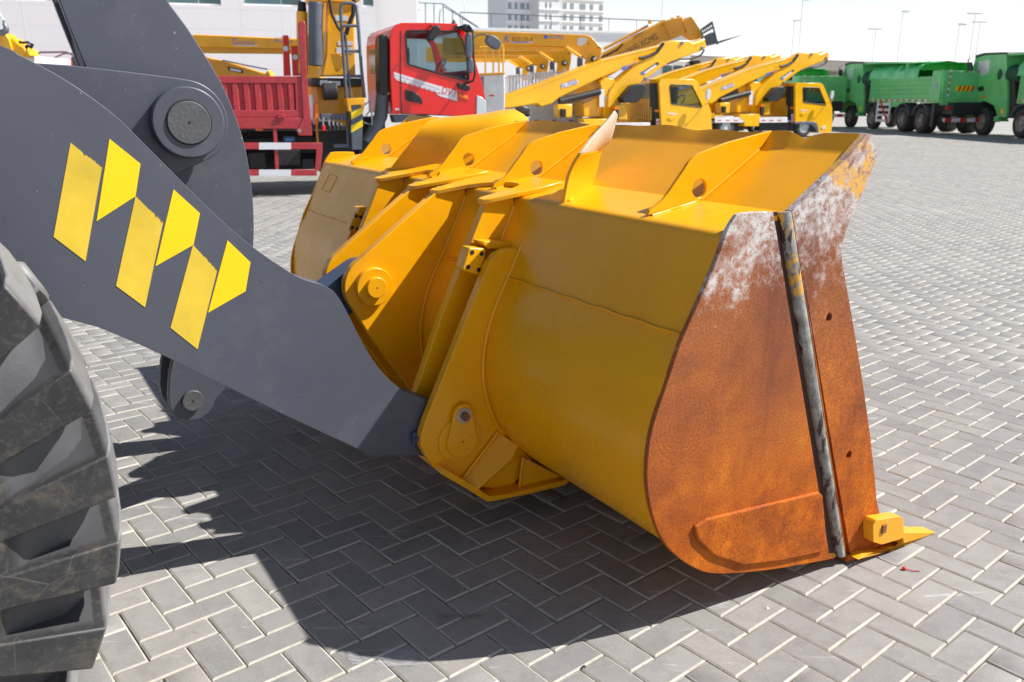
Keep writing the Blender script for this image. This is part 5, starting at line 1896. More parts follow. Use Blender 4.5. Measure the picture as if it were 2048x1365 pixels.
# chassis, deck edge, outrigger box, wheels
xw, zw = AF.at(1608, 268)
wheel(ap, xw, .02, .26, .40, .40, M['lamp'])
wheel(ap, xw, AW - .26, AW - .02, .40, .40, M['lamp'])
xr_ = AF.at(1452, 268)[0]
wheel(ap, xr_, .02, .45, .40, .40, M['lamp'])
wheel(ap, xr_, AW - .45, AW - .02, .40, .40, M['lamp'])
m = MB()
xa_, xb_ = AF.at(1405, 250)[0], AF.at(1655, 250)[0]
zd = AF.at(1500, 246)[1]
m.box(xa_, xb_, .45, .58, .45, .72).box(xa_, xb_, AW - .58, AW - .45, .45, .72)
m.build('chassis', M['chassis'], ap)
dk = MB().box(xa_, AF.at(1582, 240)[0], .03, AW - .03, zd, zd + .08).build('deck', M['steel'], ap)
for (u0, u1) in ((1430, 1490), (1519, 1575)):
    q1 = AS([(u0, 235), (u1, 234.6), (u1, 245.4), (u0, 246)], -.01, .04, 'deck_edge', M['white'], ap, .006)
    for k in range(3):
        uu = u0 + (u1 - u0) * (.08 + .28 * k)
        AS([(uu, 240.4), (uu + 8, 240.3), (uu + 8, 242.3), (uu, 242.4)], -.013, .003, 'reflector', M['tail_red'], q1)
AS([(1479, 229), (1519, 229), (1518, 253), (1489, 253), (1488, 240), (1480, 237)], -.02, .35, 'outrigger_box', CY, ap, .012)
AS([(1519, 247), (1580, 246), (1580, 262), (1519, 262)], .15, .3, 'battery_box', M['chassis'], ap, .01)
AS([(1440, 247), (1488, 247), (1488, 262), (1440, 262)], .35, .3, 'tool_box', M['chassis'], ap, .01)
# turret, stands, housings
tb = AS([(1501, 171), (1509, 164), (1521, 166), (1524, 183), (1520, 205), (1515, 224), (1512, 229), (1502, 229), (1505, 200)], .45, .75, 'turret', CY, ap, .015)
AS([(1474, 205), (1503, 190), (1504, 226), (1474, 226)], .55, .6, 'turret_housing', CY, ap, .02)
AS([(1512, 182), (1521, 182), (1521, 190), (1512, 190)], .446, .003, 'label', M['steel'], tb)
AS([(1508, 193), (1516, 193), (1516, 198), (1508, 198)], .446, .003, 'label', M['decal_white'], tb)
AS([(1499, 182), (1506, 182), (1505, 210), (1498, 210)], .446, .003, 'label', M['decal_white'], tb)
AS([(1440, 206), (1461, 206), (1459, 226), (1440, 227)], .3, .3, 'stand', CY, ap, .015)
AS([(1446, 213), (1453, 213), (1452, 226), (1446, 226)], .2, .1, 'cylinder', M['black'], ap, .01)
AS([(1524, 207), (1539, 205), (1540, 230), (1521, 230)], .25, .3, 'stand', CY, ap, .015)
AS([(1523, 213), (1529, 213), (1528, 231), (1522, 231)], .15, .1, 'cylinder', M['black'], ap, .01)
AS([(1523, 210), (1529, 210), (1529, 214), (1523, 214)], .14, .1, 'orange_lamp', M['orange'], ap)
# booms
up = AS([(1348, 215), (1347, 206), (1355, 196), (1402, 178), (1420, 172), (1505, 137), (1560, 122), (1598, 112), (1598, 124), (1560, 140), (1510, 160), (1440, 196), (1430, 205), (1414, 210), (1408, 205)], .55, .45, 'main_boom', CY, ap, .03)
lo = AS([(1512, 188), (1523, 172), (1560, 140), (1596, 111), (1605, 105.5), (1634, 104.5), (1640, 109), (1657, 101.5), (1659, 117), (1652, 121), (1606, 139), (1594, 146), (1572, 163), (1535, 196), (1524, 214), (1510, 212)], .40, .40, 'lower_boom', CY, ap, .03)
AS([(1355, 197), (1404, 177.5), (1505, 136.5), (1594, 112), (1594, 114.5), (1505, 139.5), (1404, 181.5), (1356, 200)], .54, .47, 'boom_flange', CY, up, .004)
AS([(1643, 111), (1656.5, 105), (1657, 108), (1643, 114)], .39, .02, 'boom_crease', CY, lo)
for (u, v) in ((1623, 109), (1652, 117), (1567, 166)):
    x, z = AF.at(u, v, .4)
    MB().cyl((x, .36, z), (x, .40, z), .06, seg=14).build('pivot_pin', M['steel'], lo, bevel=.01)
m = MB().tube([A3(1560, 134, .38), A3(1572, 131, .38), A3(1586, 124, .38), A3(1596, 110, .38)], .05, 8)
m.build('hose_bundle', M['black'], ap, smooth=60)
m = MB().tube([A3(1655, 120, .42), A3(1650, 128, .42), A3(1636, 134, .42), A3(1618, 135, .42), A3(1600, 142, .42)], .03, 8)
m.build('hose_bundle', M['black'], ap, smooth=60)
MB().cyl(A3(1440, 202, .5), A3(1499, 186, .5), .10, seg=14).build('lift_cylinder', M['black'], ap, bevel=.01)
AS([(1535, 196), (1552, 176), (1566, 173), (1572, 180), (1562, 198), (1556, 203), (1538, 204)], .1, .3, 'work_bucket', M['black'], ap, .02)
b_ = AS([(1560, 157), (1586, 139), (1589, 142), (1566, 159.5)], .392, .004, 'nameplate', M['decal_navy'], lo)
AS([(1565, 156), (1583, 143), (1585, 145), (1568, 158)], .388, .003, 'nameplate_text', M['decal_white'], b_)
AS([(1560.5, 156), (1564, 153.5), (1568, 158), (1565, 160)], .389, .003, 'nameplate_corner', M['decal_blue'], b_)
text('徐工随车', AF.at(1540, 150, .54), AF.at(1560, 143, .54), .535, M['decal_blue'], up, hscale=1.1)
AS([(1533, 147), (1539, 145), (1539, 151), (1533, 153)], .536, .004, 'logo', M['decal_blue'], up)
AS([(1444, 175), (1468, 168), (1468, 173), (1444, 181)], .536, .004, 'boom_label', M['decal_white'], up)
text('G XGS', AF.at(1445, 179.5, .53), AF.at(1467, 172.5, .53), .531, M['decal_blue'], up, hscale=1.0)
for i, (u, dep, lab) in enumerate(((1608 - 94, 36.4, 'yellow aerial platform truck in the middle of the right-hand three'), (1608 - 165, 38.7, 'yellow aerial platform truck farthest left of the right-hand three'))):
    c = copy_tree(ap)
    d = ray(u, 200)
    p = CO + d * (dep / d.y)
    c.location = (p.x, p.y, 0)
    c['label'] = lab
c = copy_tree(ap)
d = ray(1316 + 28, 200)
p = CO + d * (27.0 / d.y)
c.location = (p.x, p.y, 0)
c['label'] = 'nearest yellow aerial platform truck, its long boom starting beside the red cab'

# ------------------------------------------------------------------ telehandler with lattice fork carriage
TF = depth_frame(1300, 32.0, 8)
th_ = empty('telehandler', TF, label='ochre telescopic handler boom raised to the right, black forks at its tip', cat='telehandler')
def TS(pts, y, th, name, m_, parent, bevel=.02):
    return strip(TF, pts, y, th, name, m_, parent, bevel=bevel)
YO = M['yellow_old']
tbm = TS([(1190, 122), (1328, 48), (1338, 43), (1345, 78), (1190, 170)], 0, .5, 'boom', YO, th_)
TS([(1327, 45), (1336, 40), (1364, 34), (1366, 38), (1372, 68), (1342, 80)], -.05, .6, 'boom_sleeve', YO, th_)
TS([(1366, 44), (1382, 33), (1386, 36), (1410, 74), (1392, 80), (1376, 70), (1372, 60)], -.08, .66, 'boom_head', YO, th_)
def T3(u, v, y=0.0):
    x, z = TF.at(u, v, y)
    return (x, y, z)
MB().cyl(T3(1208, 98, .1), T3(1296, 52, .1), .05, seg=10).build('upper_tube', YO, th_)
MB().cyl(T3(1205, 112, .1), T3(1330, 44, .1), .09, seg=12).build('upper_cylinder', YO, th_)
MB().cyl(T3(1240, 92, .08), T3(1262, 80, .08), .06, seg=10).build('cylinder_rod', M['lamp'], th_)
for u, v in ((1300, 44), (1345, 38), (1357, 34)):
    MB().cyl(T3(u, v + 4, .05), T3(u, v - 2, .05), .07, seg=10).build('pipe_bracket', M['yellow_old'], th_)
MB().tube([T3(1195, 118, -.04), T3(1215, 110, -.06), T3(1235, 100, -.06), T3(1245, 88, -.04)], .03, 8).build('hose', M['black'], th_, smooth=60)
text('XC6-1056VN', TF.at(1211, 129.5), TF.at(1265, 102.5), -.006, M['decal_brown'], tbm, hscale=1.25)
text('XCMG', TF.at(1282, 95), TF.at(1317, 78), -.006, M['decal_navy'], tbm, hscale=1.25)
m = MB()
c0 = TF.at(1272, 95)
for k in range(4):
    a = math.pi / 4 + k * math.pi / 2 + .46
    m.box(-.07, .07, -.006, -.002, .085, .115, M=Matrix.Translation((c0[0], 0, c0[1])) @ Matrix.Rotation(a, 4, 'Y'))
m.box(-.035, .035, -.006, -.002, -.035, .035, M=Matrix.Translation((c0[0], 0, c0[1])) @ Matrix.Rotation(.4, 4, 'Y'))
m.build('logo', M['decal_brown'], tbm, smooth=0)
BG = M['bluegrey']
m = MB()
def bar(a, b, r=.035):
    m.tube([T3(*a), T3(*b)], r, 6)
cg = [((1402, 60, -.3), (1424, 45, -.3)), ((1424, 45, -.3), (1435, 88, -.3)), ((1402, 60, -.3), (1410, 92, -.3)), ((1410, 92, -.3), (1437, 85, -.3)), ((1404, 68, -.3), (1427, 55, -.3)),
      ((1405, 60, .9), (1424, 47, .9)), ((1424, 45, -.3), (1424, 47, .9)), ((1435, 88, -.3), (1434, 88, .9)), ((1410, 92, -.3), (1410, 92, .9)), ((1407, 80, -.3), (1430, 68, -.3))]
for a, b in cg:
    bar(a, b)
for k in range(7):
    u = 1403 + k * 3.4
    bar((u, 60 - k * 2.2, -.31), (u + 2, 68 - k * 2.1, -.31), .016)
m.build('fork_carriage', BG, th_, smooth=60)
TS([(1408, 74), (1428, 64), (1434, 84), (1412, 92)], .1, .4, 'carriage_plate', BG, th_)
for yy in (-.1, .7):
    MB().add([T3(1432, 84, yy), T3(1436, 88, yy), T3(1486, 70, yy), T3(1486, 69.5, yy), T3(1432, 84, yy + .12), T3(1436, 88, yy + .12), T3(1486, 70, yy + .1), T3(1486, 69.5, yy + .1)], [(0, 1, 2, 3), (7, 6, 5, 4), (0, 4, 5, 1), (1, 5, 6, 2), (2, 6, 7, 3), (3, 7, 4, 0)]).build('fork_tine', BG, th_)
m = MB()
xa_, xb_ = TF.at(1110, 200)[0], TF.at(1330, 200)[0]
m.prism([(xa_, .55), (xb_, .55), (xb_, 1.15), (xb_ - .8, 1.3), (xa_ + .6, 1.45), (xa_, 1.3)], -.3, 1.5)
m.build('body', YO, th_, bevel=.05)
MB().prism([(xa_ + 1.2, 1.2), (xa_ + 2.5, 1.2), (xa_ + 2.3, 2.2), (xa_ + 1.3, 2.2)], .7, 1.6).build('cab', M['black'], th_, bevel=.04)
MB().prism([(xa_ - .2, 1.2), (xa_ + .6, 1.2), (TF.at(1200, 168)[0], TF.at(1200, 168)[1]), (TF.at(1190, 122)[0], TF.at(1190, 122)[1])], 0, .5).build('boom_foot', YO, th_)
for x in (xa_ + .7, xb_ - .7):
    for y0, y1 in ((-.45, -.05), (1.2, 1.6)):
        wheel(th_, x, y0, y1, .6, .6, M['yellow'])

# ------------------------------------------------------------------ row of folded loading cranes with white stake bodies
KF = depth_frame(1188, 27.0, 5)
kt = empty('crane_truck', KF, label='nearest folded yellow crane in the row, blue K mark and lettering on boom', cat='truck', group='trucks with folded yellow cranes in a row')
def KS(pts, y, th, name, m_, parent, bevel=.015):
    return strip(KF, pts, y, th, name, m_, parent, bevel=bevel)
def K3(u, v, y=0.0):
    x, z = KF.at(u, v, y)
    return (x, y, z)
YL = M['yellow']
kb = KS([(915, 60), (950, 62), (1170, 70), (1182, 73), (1190, 82), (1198, 91), (1204, 95), (1204, 100), (1186, 96), (1178, 112), (1172, 118), (1164, 117), (1130, 94), (1052, 92), (950, 93), (915, 92)], 0, .35, 'boom', YL, kt)
KS([(915, 92), (1052, 92), (1128, 95), (1128, 102), (1060, 101), (915, 101)], .06, .23, 'boom_extension', YL, kt)
text('K', KF.at(1007, 84.5), KF.at(1021, 84.8), -.004, M['decal_blue'], kb, shear=.3, hscale=1.0)
text('SQS125-4', KF.at(1023.5, 83), KF.at(1065, 84), -.004, M['decal_brown'], kb, hscale=1.15)
KS([(1014, 84), (1070, 83.6), (1060, 86.4), (1030, 87)], -.003, .002, 'label_swoosh', M['decal_white'], kb, 0)
KS([(1018, 84.6), (1064, 84.2), (1050, 86), (1030, 86)], -.005, .002, 'label_swoosh', M['decal_blue'], kb, 0)
KS([(1087.5, 70.5), (1095.5, 70.8), (1095.5, 78), (1087.5, 77.8)], -.004, .002, 'logo', M['decal_blue'], kb, 0)
text('XCMG', KF.at(1098, 78), KF.at(1126.5, 79), -.004, M['decal_blue'], kb, hscale=1.1)
KS([(1156, 78), (1163, 75), (1174, 77), (1171, 87), (1164, 92), (1154, 91)], -.005, .004, 'label', M['decal_white'], kb, 0)
kn = KS([(1184, 92), (1192, 90), (1204, 96), (1203, 110), (1200, 128), (1194, 150), (1172, 150), (1170, 140), (1174, 118), (1178, 104)], .02, .32, 'knuckle', YL, kt)
x, z = KF.at(1187, 119, 0)
MB().cyl((x, -.12, z), (x, .03, z), .09, seg=18).build('slew_motor', M['black'], kn, bevel=.02)
MB().cyl((x, -.16, z), (x, -.12, z), .04, seg=12).build('motor_cap', M['lamp'], kn, bevel=.01)
KS([(1184, 131), (1193, 131), (1192, 137), (1185, 136)], .015, .004, 'label', M['decal_white'], kn, 0)
for (u, v) in ((1177, 88), (1197, 96), (1164, 114)):
    x, z = KF.at(u, v)
    MB().cyl((x, -.02, z), (x, .01, z), .022, seg=12).build('pivot_pin', M['black'], kb)
MB().cyl(K3(1133, 95, -.03), K3(1162, 114, -.03), .035, .035, 12).build('link_rod', M['cab_yellow'], kt)
KS([(1155, 116), (1160, 114), (1166, 117), (1166, 150), (1158, 160), (1155, 140)], -.04, .12, 'lift_cylinder', M['bluegrey'], kt, .02)
KS([(1153, 134), (1162, 134), (1162, 156), (1153, 156)], -.06, .1, 'white_post', M['white'], kt, .01)
# white stake body
KB = M['white']
st_ = KS([(1060, 146), (1153, 143), (1153, 146.5), (1060, 149.5)], .1, .05, 'top_rail', KB, kt, .006)
for k in range(13):
    u = 1063 + k * 7.2
    KS([(u, 148), (u + 3.6, 148), (u + 3.6, 196), (u, 196)], .1, .04, 'stake', KB, st_, .004)
KS([(1060, 190), (1165, 190), (1165, 232), (1060, 232)], .1, .05, 'body_side', KB, kt, .008)
for k in range(14):
    u = 1063 + k * 7.2
    KS([(u, 193), (u + 3.4, 193), (u + 3.4, 229), (u, 229)], .08, .03, 'corrugation', KB, st_, .004)
KS([(1060, 231), (1165, 231), (1165, 245), (1060, 245)], .06, .1, 'sill', KB, kt, .008)
for k in range(3):
    u = 1070 + k * 34
    KS([(u, 240), (u + 8, 240), (u + 8, 243), (u, 243)], .055, .005, 'reflector', M['tail_red'], kt, 0)
m = MB()
xa_, xb_ = KF.at(985, 200)[0], KF.at(1190, 200)[0]
zb_ = KF.at(1100, 245)[1]
m.box(xa_, xb_, .1, 2.2, zb_, zb_ + .12)
m.build('body_floor', KB, kt)
MB().box(xa_, xb_, .7, .82, .5, zb_).box(xa_, xb_, 1.5, 1.62, .5, zb_).build('chassis', M['chassis'], kt)
for u in (1075, 1180):
    x = KF.at(u, 240)[0]
    wheel(kt, x, .1, .4, .45, .45)
    wheel(kt, x, 1.9, 2.2, .45, .45)
for i, (u, dep, lab) in enumerate(((1130, 30.2, 'second crane of the folded row, just left of the nearest'), (1087, 33.2, 'third crane of the folded row'), (1058, 36.0, 'fourth and farthest crane of the folded row'))):
    c = copy_tree(kt)
    d = ray(u, 200)
    p = CO + d * (dep / d.y)
    c.location = (p.x, p.y, 0)
    c['label'] = lab
    for ch in list(c.children):
        if ch.name.startswith('boom') and not ch.name.startswith('boom_ext'):
            for g_ in list(ch.children):
                if g_.name.startswith(('text', 'lettering', 'label_swoosh', 'logo')):
                    bpy.data.objects.remove(g_)
    # their bodies reach further forward: hide nothing, keep as built
# yellow basket rail with white tank at the cab's right
QF = depth_frame(990, 22.0, 6)
bk_ = empty('basket_truck', QF, label='white box body with an upright yellow handrail, right behind the red cab', cat='truck')
q_ = strip(QF, [(960, 151), (1009, 149), (1010, 196), (1008, 240), (960, 244)], 0, 1.6, 'box_body', M['white'], bk_, bevel=.02)
strip(QF, [(958, 147), (1010, 145), (1010, 149), (958, 151)], -.03, 1.66, 'top_rim', M['yellow'], bk_, bevel=.006)
for u in (971, 987, 998, 1007):
    MB().tube([(QF.at(u, 148)[0], .03, QF.at(u, 148)[1]), (QF.at(u - .5, 93)[0], .03, QF.at(u - .5, 93)[1])], .022, 6).build('handrail_post', M['cab_yellow'], bk_)
m = MB().tube([(QF.at(960, 95)[0], .03, QF.at(960, 95)[1]), (QF.at(1008, 92)[0], .03, QF.at(1008, 92)[1])], .024, 6)
m.build('handrail', M['cab_yellow'], bk_)
strip(QF, [(978, 190), (988, 190), (988, 193), (978, 193)], -.005, .004, 'reflector', M['tail_red'], q_)
x = QF.at(975, 240)[0]
wheel(bk_, x, .05, .35, .45, .45)
wheel(bk_, x, 1.2, 1.5, .45, .45)
# a large black spare tyre standing beside the near platform's boom
SF = depth_frame(1060, 28.5, 10)
sp = empty('spare_wheel', SF, label='big black tyre half hidden behind the lower end of the near platform boom', cat='tyre')
x, z = SF.at(1058, 202)
wheel(sp, x, 0, .3, z, SF.at(1077, 202)[0] - x + .12)
MB().box(x - .35, x + .35, .35, .6, 0, z).build('wheel_carrier', M['chassis'], sp)

# white cab with mirrors behind the near platform truck
WF = depth_frame(1380, 40.0, 20)
wc = empty('white_truck', WF, label='white truck cab with orange-tinted windscreen between the platform booms', cat='truck')
strip(WF, [(1322, 240), (1322, 128), (1330, 120), (1378, 120), (1390, 130), (1396, 155), (1396, 240)], 0, 2.0, 'cab', M['white'], wc, bevel=.05)
for q4 in ([(1326, 131), (1344, 131), (1344, 152), (1326, 152)], [(1348, 131), (1366, 131), (1368, 152), (1348, 152)], [(1370, 131), (1385, 132), (1391, 154), (1372, 153)]):
    strip(WF, q4, -.02, .03, 'window', M['dark_glass'], wc, bevel=.01)
strip(WF, [(1384, 122), (1400, 120), (1402, 126), (1390, 134)], -.3, .3, 'mirror', M['black'], wc, bevel=.02)
for u in (1340, 1384):
    wheel(wc, WF.at(u, 240)[0], -.02, .28, .45, .45)

# ------------------------------------------------------------------ green dump trucks
gr_ = ground(1838, 267)
GF = Frame((gr_.x, gr_.y, 0), 92.0)     # x = forward (away), y = towards the left of the picture
gt = empty('dump_truck', GF, label='middle green dump truck, whole side and striped rear bumper visible', cat='dump truck', group='green dump trucks')
GRN = M['green']
def G2(u, v, Y=0.0):
    return GF.at(u, v, Y)
def GS(pts, y, th, name, m_, parent, bevel=.02, **kw):
    p = GF.poly(pts, y)
    return MB().prism(p, y, y - th).build(name, m_, parent, bevel=bevel, **kw)
GW = 2.5
# cab
c_out = [(1679, 226), (1677, 205), (1681, 190), (1684, 160), (1690, 134), (1692, 128), (1726, 124), (1727, 200), (1726, 226), (1716, 226), (1712, 208), (1700, 200), (1688, 208), (1684, 226)]
o_ = GF.poly(c_out)
w_ = fillet(GF.poly([(1689, 163), (1693, 138), (1707, 136), (1705, 158)]), .04, 3)
mbg = MB()
mbg.prism(o_, 0, -.06, holes=[w_])
mbg.prism(o_, -GW + .06, -GW, holes=[w_])
for i in range(len(o_)):
    if i in (3,):
        continue
    a, b = o_[i], o_[(i + 1) % len(o_)]
    cx_, cz_ = sum(p[0] for p in o_) / len(o_), sum(p[1] for p in o_) / len(o_)
    ia = Vector((cx_ - a[0], cz_ - a[1])).normalized() * .05
    ib = Vector((cx_ - b[0], cz_ - b[1])).normalized() * .05
    mbg.prism([a, b, (b[0] + ib.x, b[1] + ib.y), (a[0] + ia.x, a[1] + ia.y)], -.06, -GW + .06)
gc = mbg.build('cab', GRN, gt, bevel=.02)
MB().prism(w_, -.02, -.03).build('side_window', M['lamp'], gc, smooth=0)
MB().prism(w_, -GW + .03, -GW + .02).build('side_window', M['glass'], gc, smooth=0)
GS([(1692, 179), (1699, 177), (1700, 184), (1694, 186)], .012, .02, 'door_handle', M['black'], gc, .006)
GS([(1697, 193), (1701, 193), (1701, 196), (1697, 196)], .012, .02, 'side_indicator', M['orange'], gc, .004)
GS([(1690, 128), (1700, 124.5), (1726, 124), (1727, 127), (1700, 128.5), (1690, 133)], .03, GW + .06, 'sun_visor', M['black'], gc, .01)
GS([(1677, 140), (1682, 139), (1683, 152), (1682, 164), (1677, 163)], .28, .08, 'mirror', M['black'], gt, .02)
m = MB().tube([(G2(1684, 133, .05)[0], .05, G2(1684, 133)[1]), (G2(1679, 136, .25)[0], .25, G2(1679, 136)[1]), (G2(1679, 170, .25)[0], .25, G2(1679, 170)[1]), (G2(1687, 173, .05)[0], .05, G2(1687, 173)[1])], .025, 6)
m.build('mirror_arm', M['black'], gt)
GS([(1711, 226), (1716, 226), (1718, 233), (1711, 233)], .0, .4, 'step', GRN, gt)
# dump bed: side with horizontal pressings, rear and front walls, canopy and tarpaulins
bx0_, bx1_ = G2(1738, 200)[0], G2(1880, 200)[0]       # front, rear (x decreases to the rear)
ztop, zbot = G2(1800, 156)[1], G2(1800, 198)[1]
bd = MB().box(bx1_, bx0_, -.06, 0, zbot, ztop).build('bed_side', GRN, gt, bevel=.01)
MB().box(bx1_, bx0_, -GW, -GW + .06, zbot, ztop).build('bed_side', GRN, gt)
H_ = ztop - zbot
for k in range(4):
    z0 = zbot + H_ * (.22 + .2 * k)
    MB().box(bx1_ + .15, bx0_ - .1, 0.002, .05, z0, z0 + H_ * .11).build('side_pressing', GRN, bd, bevel=.03)
MB().box(bx1_ - .02, bx1_ + .75, 0, .07, zbot - .1, ztop + .22).build('rear_post', GRN, bd, bevel=.02)
MB().box(bx1_, bx0_, -.2, .01, zbot - .16, zbot).build('side_skirt', GRN, bd)
nst = 22
for k in range(nst):
    xx = bx1_ + .5 + (bx0_ - bx1_ - .5) * k / nst
    MB().box(xx, xx + (bx0_ - bx1_) / nst * .5, .012, .02, zbot - .11, zbot - .03).build('reflector', M['tail_red'] if k % 2 else M['decal_white'], bd)
MB().box(bx1_ + .25, bx1_ + .42, .072, .08, zbot + .42, zbot + .62).build('rear_label', mat('lilac label', (.3, .36, .6), .5), bd)
tg = MB().box(bx1_ - .10, bx1_ - .02, -GW, 0, zbot - .25, ztop + .20).build('tailgate', GRN, gt, bevel=.015)
for k in range(4):
    MB().box(bx1_ - .14, bx1_ - .1, -GW + .05 + k * .6, -GW + .13 + k * .6, zbot - .2, ztop + .15)
tx = bx1_ - .105
zm = zbot + .30
m = MB()
MB().box(tx - .004, tx, -1.25, -.55, zm, zm + .22).build('chevron_board', M['sticker_bright'], tg)
for k in range(4):
    y = -.62 - k * .18
    MB().add([(tx - .006, y, zm), (tx - .006, y - .09, zm), (tx - .006, y - .17, zm + .22), (tx - .006, y - .08, zm + .22)], [(0, 1, 2, 3)]).build('chevron', M['tail_red'], tg, smooth=0)
for k in range(9):
    MB().box(tx - .005, tx, -.28, -.22, zbot + .1 + k * .12, zbot + .2 + k * .12).build('reflector', M['tail_red'] if k % 2 else M['decal_white'], tg)
for k in range(9):
    MB().box(tx - .005, tx, -.4 - k * .24, -.5 - k * .24, ztop + .14, ztop + .18).build('reflector', M['tail_red'] if k % 2 == 0 else M['decal_white'], tg)
    MB().box(tx - .005, tx, -.35 - k * .24, -.5 - k * .24, zbot - .2, zbot - .14).build('reflector', M['tail_red'] if k % 2 == 0 else M['decal_white'], tg)
MB().box(bx0_ - .06, bx0_, -GW, 0, zbot, ztop + .4).build('bed_front', GRN, gt)
MB().box(bx1_, bx0_, -GW, 0, zbot - .12, zbot - .04).build('bed_floor', GRN, gt)
GS([(1724, 127), (1760, 124), (1838, 125), (1834, 127), (1816, 128), (1815, 141), (1812, 128), (1760, 127.5), (1728, 130)], -.05, GW - .1, 'canopy', GRN, gt, .01)
xt0, xt1 = G2(1816, 140)[0], G2(1740, 140)[0]
zt0 = G2(1780, 138)[1]
rings = []
for i in range(19):
    x = G2(1838, 150)[0] + (G2(1739, 150)[0] - G2(1838, 150)[0]) * i / 18
    sag = .05 * math.sin(i * 1.9) + .03 * math.sin(i * 4.1)
    rings.append([(x, .04 + .04 * math.sin(i * 2.3), ztop - .06), (x, .02 + .05 * math.sin(i * 1.3), ztop + .28 + sag), (x, -.2, zt0 + .1 + sag), (x, -1.2, zt0 + .25 - sag), (x, -2.3, zt0 + .1 + sag), (x, -2.46, ztop - .05)])
MB().loft(rings).build('tarpaulin', M['tarp'], gt, smooth=50)
m = MB()
rings = []
for i in range(9):
    x = G2(1740, 150)[0] + (G2(1716, 150)[0] - G2(1740, 150)[0]) * i / 8
    r = .30 + .07 * math.sin(i * 2.1)
    rings.append([(x, -.3 + r * math.cos(a) * 1.1, ztop + .02 + r * math.sin(a)) for a in np.linspace(0, 2 * math.pi, 13)[:-1]])
m.loft(rings, closed=True, cap=True).build('net_roll', M['green_dark'], gt, smooth=50)
# gap behind the cab: spare wheel, intake
GS([(1727, 150), (1736, 150), (1738, 226), (1727, 228)], -.1, .6, 'engine_stack', M['chassis'], gt)
GS([(1719, 213), (1722, 213), (1722, 221), (1719, 221)], .03, .03, 'yellow_tag', M['sticker_bright'], gt, 0)
# chassis, wheels
xr0, xf0 = bx1_ - .2, o_[0][0]
MB().box(xr0 - .1, xf0 - .3, -.95, -.8, .75, 1.05).box(xr0 - .1, xf0 - .3, -1.7, -1.55, .75, 1.05).build('chassis', M['chassis'], gt)
WR = .55
xs = [G2(1838, 240)[0], G2(1802, 236)[0], G2(1742, 230)[0], G2(1697, 224)[0]]
for i, x in enumerate(xs):
    wheel(gt, x, -.02, -.34 if i > 1 else -.60, WR, WR)
    wheel(gt, x, -GW + (.34 if i > 1 else .6), -GW + .02, WR, WR)
for i, x in enumerate(xs[:3]):
    m = MB()
    pth = [(x + .72 * math.cos(a), WR + .72 * math.sin(a)) for a in np.linspace(D2R(15), D2R(165), 9)]
    pts_ = pth + [(x + .68 * math.cos(a), WR + .68 * math.sin(a)) for a in np.linspace(D2R(165), D2R(15), 9)]
    m.prism(pts_, .02, -.6)
    m.build('mudguard', M['bluegrey'], gt)
MB().box(xs[0] - 1.1, xs[0] - .85, -.1, -.05, .3, 1.4).build('mud_flap', M['black'], gt)
MB().box(xr0 - .35, xs[0] - .6, -GW + .3, -.3, .8, 1.3).build('rear_frame', M['chassis'], gt, bevel=.02)
# ladder-like side guard with a red diagonal
sg0, sg1 = G2(1780, 230)[0], G2(1753, 230)[0]
sg = MB().box(sg0, sg0 + .12, -.01, .04, .35, 1.35).box(sg1 - .12, sg1, -.01, .04, .35, 1.35).box(sg0, sg1, -.06, -.02, 1.3, 1.5).build('side_guard', M['white'], gt)
for k in range(4):
    MB().box(sg0, sg1, -.01, .035, .38 + k * .25, .5 + k * .25).build('guard_rail', M['white'], sg)
MB().add([(sg0, .05, .36), (sg0 + .2, .05, .36), (sg1 - .25, .05, 1.35), (sg1 - .42, .05, 1.35)], [(0, 1, 2, 3)]).build('red_diagonal', M['tail_red'], sg, smooth=0)
# rear bumper with red and white bands, lamps
bmx = bx1_ - .35
bmp = MB().box(bmx - .06, bmx, -GW + .05, -.05, .52, .68).build('rear_bumper', M['decal_white'], gt)
for k in range(4):
    MB().box(bmx - .066, bmx - .06, -.1 - k * .64, -.38 - k * .64, .518, .682).build('bumper_band', M['tail_red'], bmp)
MB().box(bmx - .05, bmx, -.5, -.1, 1.02, 1.14).build('tail_lamp', M['tail_red'], gt)
MB().box(bmx - .05, bmx, -GW + .1, -GW + .5, 1.02, 1.14).build('tail_lamp', M['tail_red'], gt)
c = copy_tree(gt)
g2 = ground(2035, 277)
off = GF.x * xs[2]
c.location = (g2.x - off.x + .0, g2.y - off.y, 0)
c['label'] = 'right-hand green dump truck, cab and front wheels at the picture edge'
c = copy_tree(gt)
d = ray(1575, 200)
p = CO + d * (47.0 / d.y)
c.location = (p.x, p.y, 0)
c['label'] = 'left green dump truck seen from behind, mostly hidden by the yellow cab'

# ------------------------------------------------------------------ far left, above the loader arm
HF2 = depth_frame(30, 15.0, 0)
hk = empty('loading_crane', HF2, label='yellow folded crane with a grey lifting hook, above the loader arm', cat='crane')
def H3(u, v, y=0.0):
    x, z = HF2.at(u, v, y)
    return (x, y, z)
strip(HF2, [(-60, 70), (2, 66), (8, 72), (10, 110), (-60, 110)], 0, .4, 'crane_body', M['yellow'], hk, bevel=.02)
strip(HF2, [(4, 70), (12, 70), (18, 80), (24, 100), (20, 108), (12, 100), (4, 84)], -.1, .12, 'crane_arm', M['cab_yellow'], hk, bevel=.01)
strip(HF2, [(16, 76), (26, 77), (38, 88), (48, 94), (54, 106), (50, 116), (24, 112), (22, 92)], -.05, .3, 'crane_elbow', M['yellow'], hk, bevel=.03)
strip(HF2, [(52, 100), (56, 100), (60, 112), (52, 112)], -.05, .3, 'elbow_cover', M['cab_yellow'], hk, bevel=.01)
